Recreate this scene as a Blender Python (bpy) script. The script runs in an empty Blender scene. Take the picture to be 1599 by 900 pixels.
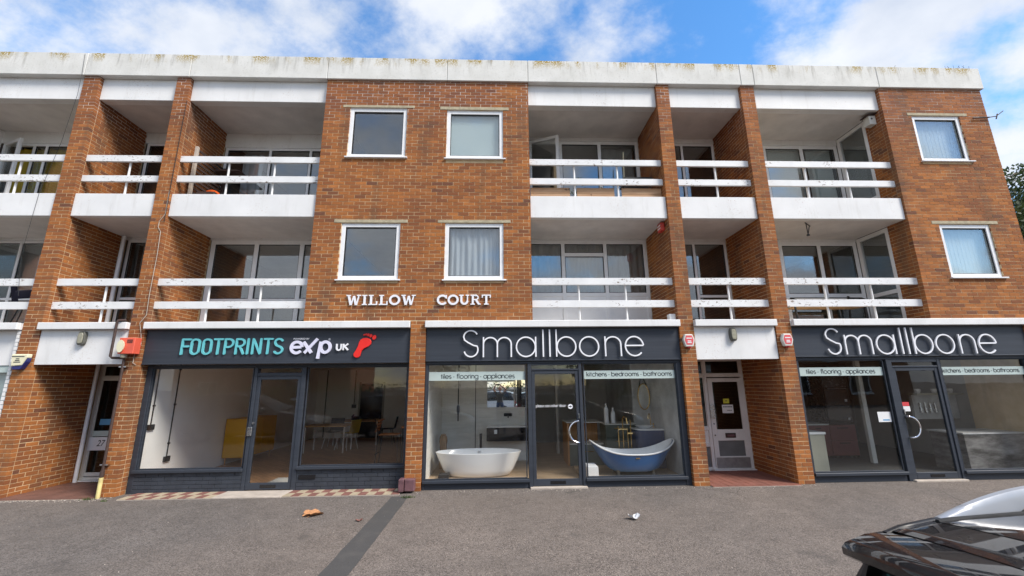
import bpy, bmesh, math, random
from mathutils import Vector, Matrix
random.seed(7)
S = bpy.context.scene
COL = S.collection
PI = math.pi

# ------------------------------------------------------------------ camera
cam = bpy.data.cameras.new('camera'); camo = bpy.data.objects.new('camera', cam); COL.objects.link(camo)
CAM = Vector((0.0, -8.2, 1.848)); FPX = 660.0
cf = Vector((0.03557887, 0.97435095, 0.22220345)); cr = Vector((0.99936516, -0.03427635, -0.00971671)); cu = Vector((0.00185116, -0.2224081, 0.9749519))
m = Matrix((cr, cu, -cf)).transposed().to_4x4(); m.translation = CAM
camo.matrix_world = m
cam.sensor_width = 36; cam.lens = FPX/1599*36; cam.clip_end = 2000; cam.clip_start = .02
S.camera = camo
def project(p):
    d = p-CAM; z = d.dot(cf)
    return (799.5+FPX*d.dot(cr)/z, 450-FPX*d.dot(cu)/z, z)

# ------------------------------------------------------------------ sky and sun
SUN_EL, SUN_AZ = math.radians(46), math.radians(125)     # azimuth clockwise from +Y: front and right of the facade
w = bpy.data.worlds.new('World'); S.world = w; w.use_nodes = True
nt = w.node_tree; nt.nodes.clear(); N = nt.nodes; L = nt.links
def nd(t, **k):
    n = N.new(t)
    for a, b in k.items(): setattr(n, a, b)
    return n
out = nd('ShaderNodeOutputWorld'); bg = nd('ShaderNodeBackground'); bg.inputs[1].default_value = .105
sky = nd('ShaderNodeTexSky', sky_type='NISHITA', sun_disc=False, sun_elevation=SUN_EL, sun_rotation=SUN_AZ, air_density=1.15, dust_density=.35, ozone_density=2.6)
tc = nd('ShaderNodeTexCoord'); sp = nd('ShaderNodeSeparateXYZ'); L.new(tc.outputs['Generated'], sp.inputs[0])
mx = nd('ShaderNodeMath', operation='MAXIMUM'); mx.inputs[1].default_value = 0; L.new(sp.outputs[2], mx.inputs[0])
ad = nd('ShaderNodeMath', operation='ADD'); ad.inputs[1].default_value = .55; L.new(mx.outputs[0], ad.inputs[0])
dx = nd('ShaderNodeMath', operation='DIVIDE'); L.new(sp.outputs[0], dx.inputs[0]); L.new(ad.outputs[0], dx.inputs[1])
dy = nd('ShaderNodeMath', operation='DIVIDE'); L.new(sp.outputs[1], dy.inputs[0]); L.new(ad.outputs[0], dy.inputs[1])
cb = nd('ShaderNodeCombineXYZ'); L.new(dx.outputs[0], cb.inputs[0]); L.new(dy.outputs[0], cb.inputs[1])
mp = nd('ShaderNodeMapping'); mp.inputs['Location'].default_value = (19.1, 9.7, 0); mp.inputs['Rotation'].default_value = (0, 0, .5); mp.inputs['Scale'].default_value = (1.45, 1.7, 1); L.new(cb.outputs[0], mp.inputs[0])
n1 = nd('ShaderNodeTexNoise'); n1.inputs['Scale'].default_value = 2.7; n1.inputs['Detail'].default_value = 12; n1.inputs['Roughness'].default_value = .60; n1.inputs['Distortion'].default_value = .0; L.new(mp.outputs[0], n1.inputs['Vector'])
n2 = nd('ShaderNodeTexNoise'); n2.inputs['Scale'].default_value = .45; n2.inputs['Detail'].default_value = 3; L.new(mp.outputs[0], n2.inputs['Vector'])
mm = nd('ShaderNodeMath', operation='MULTIPLY_ADD'); mm.inputs[1].default_value = .9; L.new(n2.outputs[0], mm.inputs[0]); L.new(n1.outputs[0], mm.inputs[2])
rp = nd('ShaderNodeMapRange', interpolation_type='SMOOTHSTEP'); rp.inputs[1].default_value = .80; rp.inputs[2].default_value = 1.04; rp.inputs[3].default_value = .03; rp.inputs[4].default_value = .97; L.new(mm.outputs[0], rp.inputs[0])
mp2 = nd('ShaderNodeMapping'); mp2.inputs['Location'].default_value = (7, 2, 1); L.new(mp.outputs[0], mp2.inputs[0])
n3 = nd('ShaderNodeTexNoise'); n3.inputs['Scale'].default_value = 3.4; n3.inputs['Detail'].default_value = 6; L.new(mp2.outputs[0], n3.inputs['Vector'])
cr3 = nd('ShaderNodeValToRGB'); e = cr3.color_ramp.elements; e[0].position = .36; e[0].color = (3.1, 3.45, 4.1, 1); e[1].position = .62; e[1].color = (4.5, 4.65, 4.95, 1); L.new(n3.outputs[0], cr3.inputs[0])
hs = nd('ShaderNodeHueSaturation'); hs.inputs['Saturation'].default_value = 1.3; hs.inputs['Value'].default_value = 1.3; L.new(sky.outputs[0], hs.inputs['Color'])
mixc = nd('ShaderNodeMix', data_type='RGBA'); L.new(rp.outputs[0], mixc.inputs[0]); L.new(hs.outputs[0], mixc.inputs[6]); L.new(cr3.outputs[0], mixc.inputs[7])
L.new(mixc.outputs[2], bg.inputs[0]); L.new(bg.outputs[0], out.inputs[0])
sl = bpy.data.lights.new('sun', 'SUN'); sl.energy = 2.5; sl.angle = math.radians(20); sl.color = (1, .92, .82)
so = bpy.data.objects.new('sun', sl); COL.objects.link(so); so.location = (10, -20, 30)
sd = Vector((math.sin(SUN_AZ)*math.cos(SUN_EL), math.cos(SUN_AZ)*math.cos(SUN_EL), math.sin(SUN_EL)))
so.rotation_euler = (-sd).to_track_quat('-Z', 'Y').to_euler()
S.view_settings.view_transform = 'Standard'; S.view_settings.look = 'None'; S.view_settings.exposure = 1.03; S.view_settings.gamma = 1
C = S.cycles
C.max_bounces = 14; C.diffuse_bounces = 9; C.glossy_bounces = 5; C.transmission_bounces = 6; C.transparent_max_bounces = 24
C.caustics_reflective = False; C.caustics_refractive = False; C.sample_clamp_indirect = 8
C.use_denoising = True; C.denoiser = 'OPENIMAGEDENOISE'; C.denoising_prefilter = 'ACCURATE'

# ------------------------------------------------------------------ materials
M = {}
def newmat(name):
    a = bpy.data.materials.new(name); a.use_nodes = True; t = a.node_tree; t.nodes.clear()
    o = t.nodes.new('ShaderNodeOutputMaterial'); M[name] = a
    return a, t, o
def node(t, ty, ins=None, **k):
    n = t.nodes.new(ty)
    for a, b in k.items(): setattr(n, a, b)
    for a, b in (ins or {}).items():
        if isinstance(b, bpy.types.NodeSocket): t.links.new(b, n.inputs[a])
        else: n.inputs[a].default_value = b
    return n
def rgba(c): return (c[0], c[1], c[2], 1)
def pos(t): return node(t, 'ShaderNodeNewGeometry').outputs['Position']
def noise(t, scale, detail=4, rough=.55, vec=None, stretch=None):
    v = vec or pos(t)
    if stretch: v = node(t, 'ShaderNodeMapping', {'Vector': v, 'Scale': stretch}).outputs[0]
    return node(t, 'ShaderNodeTexNoise', {'Vector': v, 'Scale': scale, 'Detail': detail, 'Roughness': rough}).outputs['Fac']
def rng(t, v, a, b, c=0., d=1.): return node(t, 'ShaderNodeMapRange', {0: v, 1: a, 2: b, 3: c, 4: d}).outputs[0]
def mixc_(t, f, a, b, mode='MIX'):
    n = node(t, 'ShaderNodeMix', data_type='RGBA', blend_type=mode)
    for i, x in ((0, f), (6, a), (7, b)):
        if isinstance(x, bpy.types.NodeSocket): t.links.new(x, n.inputs[i])
        else: n.inputs[i].default_value = x if i == 0 else rgba(x)
    return n.outputs[2]
def math_(t, op, a, b=0.):
    n = node(t, 'ShaderNodeMath', operation=op)
    for i, x in ((0, a), (1, b)):
        if isinstance(x, bpy.types.NodeSocket): t.links.new(x, n.inputs[i])
        else: n.inputs[i].default_value = x
    return n.outputs[0]
def surf(t, o, col, rough=.6, metal=0., bump=None, bdist=.002, bstr=1., spec=None, coat=0.):
    b = node(t, 'ShaderNodeBsdfPrincipled')
    for k, x in (('Base Color', col), ('Roughness', rough), ('Metallic', metal)):
        if isinstance(x, bpy.types.NodeSocket): t.links.new(x, b.inputs[k])
        else: b.inputs[k].default_value = rgba(x) if k == 'Base Color' else x
    if spec is not None: b.inputs['Specular IOR Level'].default_value = spec
    if coat: b.inputs['Coat Weight'].default_value = coat; b.inputs['Coat Roughness'].default_value = .02
    if bump is not None:
        bn = node(t, 'ShaderNodeBump', {'Height': bump, 'Distance': bdist, 'Strength': bstr}); t.links.new(bn.outputs[0], b.inputs['Normal'])
    t.links.new(b.outputs[0], o.inputs[0])
    return b
def simple(name, col, rough=.6, metal=0., var=.12, scale=6., bump=.0, bscale=60., spec=None, coat=0.):
    a, t, o = newmat(name)
    n = noise(t, scale, 5)
    c = mixc_(t, rng(t, n, .3, .7), [x*(1-var) for x in col], [min(1, x*(1+var)) for x in col])
    r = rng(t, noise(t, scale*2.3, 3), .3, .7, max(.02, rough-.07), min(1, rough+.07))
    surf(t, o, c, r, metal, noise(t, bscale, 4) if bump else None, bump, 1., spec, coat)
    return a

# brick: every brick carries its own tint; kiln flashing and soot have their own shape
a, t, o = newmat('brick')
at = node(t, 'ShaderNodeAttribute', attribute_name='tint').outputs['Fac']
r = node(t, 'ShaderNodeValToRGB', {0: at}); e = r.color_ramp.elements
e[0].position = 0; e[0].color = (.13, .060, .042, 1); e[1].position = 1; e[1].color = (.50, .185, .052, 1)
for p, c in ((.10, (.165, .070, .038)), (.3, (.250, .090, .034)), (.55, (.335, .119, .034)), (.8, (.415, .152, .038))):
    x = e.new(p); x.color = rgba(c)
P_ = pos(t); sx = node(t, 'ShaderNodeSeparateXYZ', {0: P_})
c = mixc_(t, rng(t, noise(t, 14, 5), .35, .72), r.outputs[0], (.22, .09, .045)); 
c = mixc_(t, .55, r.outputs[0], c)
old = math_(t, 'MULTIPLY', rng(t, sx.outputs[2], 6.4, 7.6), rng(t, noise(t, .9, 3), .3, .62))
c = mixc_(t, math_(t, 'MULTIPLY', old, .38), c, (.20, .078, .050))
big = math_(t, 'MULTIPLY', rng(t, noise(t, .8, 6, .65), .44, .64), .55); c = mixc_(t, big, c, (.175, .066, .034))
stain = math_(t, 'MULTIPLY', rng(t, noise(t, 1.0, 4, vec=P_, stretch=(2.2, 2.2, .35)), .54, .70), .6)
c = mixc_(t, stain, c, (.125, .075, .048))
fleck = rng(t, noise(t, 160, 2), .62, .74)
c = mixc_(t, math_(t, 'MULTIPLY', fleck, .35), c, (.10, .045, .03))
surf(t, o, c, .88, 0, noise(t, 90, 5), .0035, .9, .25)
a, t, o = newmat('mortar')
P_ = pos(t); sx = node(t, 'ShaderNodeSeparateXYZ', {0: P_})
c = mixc_(t, rng(t, noise(t, 5, 5), .3, .7), (.56, .41, .235), (.70, .545, .345))
white = math_(t, 'MULTIPLY', rng(t, sx.outputs[2], 7.3, 7.9), rng(t, noise(t, 1.6, 3), .36, .5))
c = mixc_(t, white, c, (.78, .73, .67))
c = mixc_(t, math_(t, 'MULTIPLY', rng(t, noise(t, 1.0, 4, vec=P_, stretch=(2.2, 2.2, .35)), .58, .74), .6), c, (.22, .17, .12))
surf(t, o, c, .95, 0, noise(t, 150, 3), .003, 1, .1)
# end walls nobody can see into: same brick as a coursed pattern
a, t, o = newmat('brick_far')
bt = node(t, 'ShaderNodeTexBrick', {'Vector': node(t, 'ShaderNodeMapping', {'Vector': node(t, 'ShaderNodeCombineXYZ', {0: math_(t, 'ADD', node(t, 'ShaderNodeSeparateXYZ', {0: pos(t)}).outputs[0], node(t, 'ShaderNodeSeparateXYZ', {0: pos(t)}).outputs[1]), 1: node(t, 'ShaderNodeSeparateXYZ', {0: pos(t)}).outputs[2]}).outputs[0]}).outputs[0], 'Color1': (.33, .11, .035, 1), 'Color2': (.24, .075, .03, 1), 'Mortar': (.45, .33, .2, 1), 'Scale': 1, 'Mortar Size': .006, 'Brick Width': .225, 'Row Height': .075})
surf(t, o, bt.outputs[0], .9)

# painted concrete with drips and lichen
a, t, o = newmat('parapet_paint')
P_ = pos(t); sx = node(t, 'ShaderNodeSeparateXYZ', {0: P_}); z = sx.outputs[2]
c = mixc_(t, rng(t, noise(t, 2.2, 6), .3, .72), (.60, .60, .565), (.74, .74, .71))
fine = noise(t, 26, 5); c = mixc_(t, math_(t, 'MULTIPLY', rng(t, fine, .56, .7), .25), c, (.36, .35, .31))
drip = math_(t, 'MULTIPLY', rng(t, noise(t, 1, 6, .65, P_, (10, 10, 1.3)), .53, .70), rng(t, z, 8.50, 9.0))
c = mixc_(t, math_(t, 'MULTIPLY', drip, .75), c, (.20, .185, .15))
lich = math_(t, 'MULTIPLY', math_(t, 'MULTIPLY', rng(t, noise(t, 38, 4), .42, .52), rng(t, z, 8.74, 8.93)), rng(t, noise(t, 1, 4, .6, P_, (2.6, 2.6, .8)), .49, .57))
c = mixc_(t, lich, c, (.34, .235, .03))
surf(t, o, c, .85, 0, noise(t, 40, 5), .003, .7, .25)
a, t, o = newmat('white_paint')
P_ = pos(t)
c = mixc_(t, rng(t, noise(t, 1.6, 5), .3, .7), (.70, .705, .70), (.80, .805, .80))
dirt = math_(t, 'MULTIPLY', rng(t, noise(t, 1, 6, .7, P_, (7, 7, .9)), .54, .74), .24); c = mixc_(t, dirt, c, (.40, .38, .33))
c = mixc_(t, math_(t, 'MULTIPLY', math_(t, 'MULTIPLY', rng(t, noise(t, 34, 6, .7), .60, .63), rng(t, noise(t, 1.1, 3), .50, .60)), .6), c, (.42, .30, .25))
surf(t, o, c, .62, 0, noise(t, 70, 4), .0015, .6, .3)
a, t, o = newmat('rail_paint')
P_ = pos(t)
c = mixc_(t, rng(t, noise(t, 3, 4), .3, .7), (.70, .71, .71), (.80, .81, .81))
pk = math_(t, 'MULTIPLY', rng(t, noise(t, 1, 8, .7, P_, (12, 12, 30)), .575, .60), rng(t, noise(t, 1.0, 2), .49, .56)); c = mixc_(t, pk, c, (.20, .16, .13))
surf(t, o, c, .6, 0, pk, .0015, -.7, .3)
simple('soffit_paint', (.70, .67, .64), .85, var=.10, scale=2.5, bump=.001)
simple('render_grey', (.46, .45, .42), .85, var=.1)
simple('white_plastic', (.80, .81, .82), .35, var=.03)
simple('white_metal', (.78, .78, .77), .45, var=.04)
simple('stone_lintel', (.40, .35, .24), .9, var=.22, scale=12, bump=.003)
a, t, o = newmat('shop_paint')
P_ = pos(t)
c = mixc_(t, rng(t, noise(t, 1, 5, .6, P_, (.7, .7, 22)), .35, .7), (.030, .036, .048), (.041, .049, .064))
surf(t, o, c, .5, 0, noise(t, 1, 5, .6, P_, (1.2, 1.2, 60)), .0015, .5, .4)
simple('shop_brick_paint', (.034, .041, .054), .6, var=.18, scale=5, bump=.003, bscale=70)
simple('black_metal', (.018, .018, .02), .45, var=.1)
simple('black_gloss', (.012, .012, .014), .12, var=.05)
simple('rust_pipe', (.055, .032, .026), .7, var=.3, scale=14)
simple('cream_pipe', (.66, .56, .24), .6, var=.15, scale=9)
simple('red_quarry', (.21, .082, .058), .7, var=.22, scale=4, bump=.002)
simple('brown_quarry', (.16, .080, .060), .6, var=.22, scale=4, bump=.002)
simple('cream_tile', (.40, .33, .23), .75, var=.14, scale=9, bump=.002)
simple('red_tile', (.21, .095, .075), .75, var=.18, scale=9, bump=.002)
simple('concrete', (.46, .40, .34), .9, var=.16, scale=6, bump=.003)
simple('meter_box', (.15, .075, .085), .45, var=.25, scale=9)
simple('alarm_red', (.62, .06, .04), .45, var=.08)
simple('alarm_orange', (.72, .115, .065), .5, var=.07)
simple('alarm_cream', (.78, .74, .52), .5, var=.06)
simple('alarm_blue', (.02, .025, .14), .4, var=.06)
simple('alarm_pink', (.70, .10, .11), .5, var=.06)
simple('lamp_body', (.10, .10, .085), .6, var=.2)
simple('lamp_lens', (.30, .29, .22), .35, var=.15, scale=20)
simple('steel', (.62, .62, .62), .28, 1, var=.06)
simple('chrome', (.85, .85, .87), .07, 1, var=.02)
simple('kick_metal', (.34, .33, .33), .5, .6, var=.15, scale=9)
simple('teal_letter', (.14, .53, .58), .45, var=.04)
simple('white_letter', (.83, .84, .88), .4, var=.03)
simple('lilac_letter', (.72, .72, .86), .4, var=.03)
simple('red_letter', (.78, .025, .018), .4, var=.03)
simple('dark_print', (.035, .045, .05), .6, var=.05)
simple('band_film', (.46, .55, .53), .55, var=.03)
simple('paper', (.76, .77, .78), .8, var=.03)
simple('blue_paper', (.12, .33, .55), .7, var=.1)
simple('yellow_paper', (.62, .60, .06), .7, var=.08)
simple('red_paper', (.6, .05, .06), .7, var=.08)
simple('grey_panel', (.15, .16, .165), .55, var=.12)
simple('wall_white', (.88, .875, .86), .85, var=.04, scale=2)
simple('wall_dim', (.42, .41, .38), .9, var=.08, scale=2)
simple('ceiling_tile', (.80, .78, .74), .9, var=.06)
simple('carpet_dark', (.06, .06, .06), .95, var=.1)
a, t, o = newmat('wood_floor')
v = node(t, 'ShaderNodeMapping', {'Vector': pos(t), 'Rotation': (0, 0, PI/4)}).outputs[0]
bt = node(t, 'ShaderNodeTexBrick', {'Vector': v, 'Color1': (.60, .34, .18, 1), 'Color2': (.44, .24, .125, 1), 'Mortar': (.07, .04, .025, 1), 'Scale': 1, 'Mortar Size': .003, 'Brick Width': .5, 'Row Height': .1})
c = mixc_(t, rng(t, noise(t, 3, 6, .6, None, (18, 2, 1)), .3, .7, 0, .5), bt.outputs[0], (.12, .065, .035))
surf(t, o, c, .38)
a, t, o = newmat('pale_wood_floor')
bt = node(t, 'ShaderNodeTexBrick', {'Vector': pos(t), 'Color1': (.60, .45, .30, 1), 'Color2': (.48, .35, .225, 1), 'Mortar': (.12, .08, .05, 1), 'Scale': 1, 'Mortar Size': .002, 'Brick Width': 1.2, 'Row Height': .16})
c = mixc_(t, rng(t, noise(t, 3, 6, .6, None, (3, 22, 1)), .3, .7, 0, .45), bt.outputs[0], (.17, .11, .07))
surf(t, o, c, .42)
a, t, o = newmat('display_tile')
P_ = pos(t)
c = mixc_(t, rng(t, noise(t, 1, 6, .65, P_, (2, 2, 14)), .3, .7), (.68, .665, .62), (.82, .805, .76))
surf(t, o, c, .6)
a, t, o = newmat('marble_grey')
P_ = pos(t)
c = mixc_(t, rng(t, noise(t, 2.2, 8, .65), .35, .68), (.42, .42, .41), (.68, .69, .68))
surf(t, o, c, .3)
a, t, o = newmat('marble_dark')
c = mixc_(t, rng(t, noise(t, 1, 8, .65, pos(t), (1.6, 1.6, 5)), .38, .68), (.05, .048, .045), (.33, .32, .31))
surf(t, o, c, .2)
simple('ceramic_white', (.82, .83, .84), .12, var=.01)
simple('bath_blue', (.026, .115, .31), .35, var=.05)
simple('cabinet_blue', (.028, .048, .115), .4, var=.05)
simple('green_cabinet', (.115, .130, .105), .5, var=.06)
simple('brass', (.72, .50, .20), .22, 1, var=.05)
a, t, o = newmat('oak')
c = mixc_(t, rng(t, noise(t, 1, 7, .6, pos(t), (26, 26, 1.6)), .3, .7), (.40, .19, .065), (.58, .30, .12)); surf(t, o, c, .45)
a, t, o = newmat('driftwood')
c = mixc_(t, rng(t, noise(t, 1, 7, .6, pos(t), (30, 30, 4)), .3, .7), (.20, .12, .07), (.55, .38, .24)); surf(t, o, c, .8, 0, noise(t, 1, 6, .6, pos(t), (30, 30, 4)), .01)
a, t, o = newmat('deck_wood')
c = mixc_(t, rng(t, noise(t, 1, 7, .6, pos(t), (2, 30, 30)), .3, .7), (.36, .20, .10), (.55, .36, .22))
c = mixc_(t, rng(t, noise(t, 9, 3), .66, .74), c, (.10, .05, .03)); surf(t, o, c, .75)
simple('yellow_paint', (.66, .34, .015), .4, var=.04)
simple('yellow_fabric', (.60, .46, .06), .8, var=.1)
simple('table_wood', (.52, .31, .13), .5, var=.15, scale=5)
simple('orange_wood', (.50, .20, .07), .5, var=.15, scale=5)
simple('maroon_cabinet', (.17, .048, .045), .35, var=.06)
simple('beige_cabinet', (.42, .41, .33), .45, var=.04)
simple('off_white', (.66, .65, .60), .5, var=.04)
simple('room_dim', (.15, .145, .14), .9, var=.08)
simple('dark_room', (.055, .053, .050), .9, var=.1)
simple('kitchen_black', (.018, .018, .019), .25, var=.1)
a, t, o = newmat('mirror'); surf(t, o, (.86, .88, .88), .01, 1)
# curtains: pale cloth, light passes through
def cloth(name, col, tr=.4):
    a, t, o = newmat(name)
    d = node(t, 'ShaderNodeBsdfDiffuse', {0: rgba(col)}); q = node(t, 'ShaderNodeBsdfTranslucent', {0: rgba(col)})
    x = node(t, 'ShaderNodeMixShader', {0: tr, 1: d.outputs[0], 2: q.outputs[0]}); t.links.new(x.outputs[0], o.inputs[0])
cloth('curtain_white', (.80, .82, .88)); cloth('curtain_grey', (.50, .51, .52)); cloth('curtain_mustard', (.70, .52, .09)); cloth('blind_cloth', (.84, .86, .85), .3); cloth('fabric_dark', (.03, .03, .045), .1); cloth('fabric_orange', (.75, .13, .03), .2)
# thin glass: mirror-like share from the angle of view onto the pane, the rest passes straight through
def glass(name, r0, tint, rough=0.):
    a, t, o = newmat(name)
    lw = node(t, 'ShaderNodeLayerWeight', {'Blend': .5}).outputs['Facing']
    f = math_(t, 'ADD', math_(t, 'MULTIPLY', math_(t, 'POWER', lw, 5.), 1-r0), r0)
    tr = node(t, 'ShaderNodeBsdfTransparent', {0: rgba(tint)}); g = node(t, 'ShaderNodeBsdfGlossy', {'Color': (1, 1, 1, 1), 'Roughness': rough})
    if rough == 0:
        bn = node(t, 'ShaderNodeBump', {'Height': noise(t, 1.3, 2), 'Distance': .0012, 'Strength': 1}); t.links.new(bn.outputs[0], g.inputs['Normal'])
    x = node(t, 'ShaderNodeMixShader', {0: f, 1: tr.outputs[0], 2: g.outputs[0]}); t.links.new(x.outputs[0], o.inputs[0])
glass('shop_glass', .034, (.98, .985, .98)); glass('window_glass', .115, (.90, .93, .93)); glass('car_glass', .06, (.30, .33, .33)); glass('dark_glass', .06, (.42, .46, .45))
a, t, o = newmat('frosted'); surf(t, o, (.62, .70, .70), .25, 0)
# asphalt
a, t, o = newmat('asphalt')
P_ = pos(t)
ag = node(t, 'ShaderNodeTexVoronoi', {'Vector': P_, 'Scale': 95.}).outputs
sp_ = node(t, 'ShaderNodeSeparateXYZ', {0: ag['Color']}).outputs[0]
c = mixc_(t, rng(t, sp_, 0, 1), (.080, .071, .064), (.40, .352, .312))
c = mixc_(t, rng(t, noise(t, .55, 6, .6), .35, .66, .15, .7), c, mixc_(t, rng(t, noise(t, 11, 3), .3, .7), (.13, .117, .106), (.20, .178, .16)))
c = mixc_(t, math_(t, 'MULTIPLY', rng(t, noise(t, 1.7, 5, .65), .55, .75), .45), c, (.215, .192, .172))
c = mixc_(t, math_(t, 'MULTIPLY', rng(t, noise(t, 3.1, 6, .7), .62, .72), .5), c, (.075, .069, .064))
c = mixc_(t, math_(t, 'MULTIPLY', rng(t, sp_, .975, .985), .6), c, (.36, .33, .30))
crk = node(t, 'ShaderNodeTexVoronoi', {'Vector': node(t, 'ShaderNodeMix', {0: .06, 4: P_, 5: node(t, 'ShaderNodeTexNoise', {'Vector': P_, 'Scale': 3., 'Detail': 5.}).outputs['Color']}, data_type='VECTOR').outputs[1], 'Scale': .42}, feature='DISTANCE_TO_EDGE').outputs['Distance']
ck = math_(t, 'MULTIPLY', rng(t, crk, .003, .001, 0, .5), rng(t, noise(t, .4, 2), .58, .64)); c = mixc_(t, ck, c, (.03, .028, .026))
zone = rng(t, noise(t, .16, 3, .5), .42, .58); c = mixc_(t, 1., c, mixc_(t, zone, (.74, .74, .75), (.88, .84, .81)), 'MULTIPLY'); c = mixc_(t, 1., c, mixc_(t, rng(t, noise(t, 2.3, 5, .7), .35, .65), (.80, .80, .80), (1., 1., 1.)), 'MULTIPLY')
oil = math_(t, 'MULTIPLY', rng(t, noise(t, 1.1, 3), .66, .74), .55); c = mixc_(t, oil, c, (.06, .055, .05))
surf(t, o, c, .88, 0, ag['Distance'], .006, .8, .3)
a, t, o = newmat('asphalt_patch')
ag = node(t, 'ShaderNodeTexVoronoi', {'Vector': pos(t), 'Scale': 120.}).outputs
c = mixc_(t, rng(t, ag['Distance'], 0, .8), (.098, .094, .090), (.066, .064, .062))
c = mixc_(t, rng(t, noise(t, 4, 5), .5, .75), c, (.10, .094, .088))
surf(t, o, c, .9, 0, ag['Distance'], .004, .8, .3)
# foliage
def leafmat(name, c1, c2):
    a, t, o = newmat(name)
    at = node(t, 'ShaderNodeAttribute', attribute_name='tint').outputs['Fac']
    c = mixc_(t, at, c1, c2)
    d = node(t, 'ShaderNodeBsdfPrincipled', {'Base Color': c, 'Roughness': .5}); q = node(t, 'ShaderNodeBsdfTranslucent', {0: c})
    x = node(t, 'ShaderNodeMixShader', {0: .25, 1: d.outputs[0], 2: q.outputs[0]}); t.links.new(x.outputs[0], o.inputs[0])
leafmat('leaf_dark', (.020, .042, .014), (.085, .125, .045)); leafmat('leaf_mid', (.045, .085, .02), (.12, .17, .045))
simple('bark', (.12, .085, .06), .9, var=.25, scale=9, bump=.01, bscale=12)
simple('dead_leaf', (.42, .20, .085), .7, var=.3, scale=30)
simple('moss', (.16, .20, .03), .9, var=.3, scale=30)
# cars
def carpaint(name, col, rough=.25, metal=.3): return simple(name, col, max(rough, .45), metal, var=.02, coat=1., spec=.08)
carpaint('paint_black', (.010, .010, .012), .22, .15); carpaint('paint_grey', (.20, .19, .18)); carpaint('paint_white', (.78, .79, .80), .3, 0); carpaint('paint_navy', (.02, .028, .05))
simple('rail_silver', (.40, .415, .44), .4, .3, var=.02)
simple('tyre', (.022, .022, .022), .85, var=.1)
simple('alloy', (.60, .61, .63), .3, .9, var=.04)
simple('lens_red', (.45, .02, .02), .15, var=.05, coat=1.)
simple('lens_clear', (.7, .72, .74), .1, .4, var=.03, coat=1.)
simple('trim_black', (.015, .015, .016), .5, var=.1)
simple('plate_yellow', (.75, .6, .08), .5, var=.03)
simple('skin', (.48, .27, .19), .6, var=.06); simple('hair', (.10, .08, .06), .8, var=.2)
simple('shirt', (.11, .105, .095), .9, var=.2, scale=12); simple('jeans', (.05, .08, .16), .9, var=.15, scale=20); simple('shoe', (.05, .05, .05), .7)
simple('roof_tile', (.17, .075, .055), .85, var=.2); simple('render_cream', (.55, .50, .42), .9, var=.08); simple('fence_wood', (.26, .23, .19), .9, var=.2, scale=4)

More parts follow.
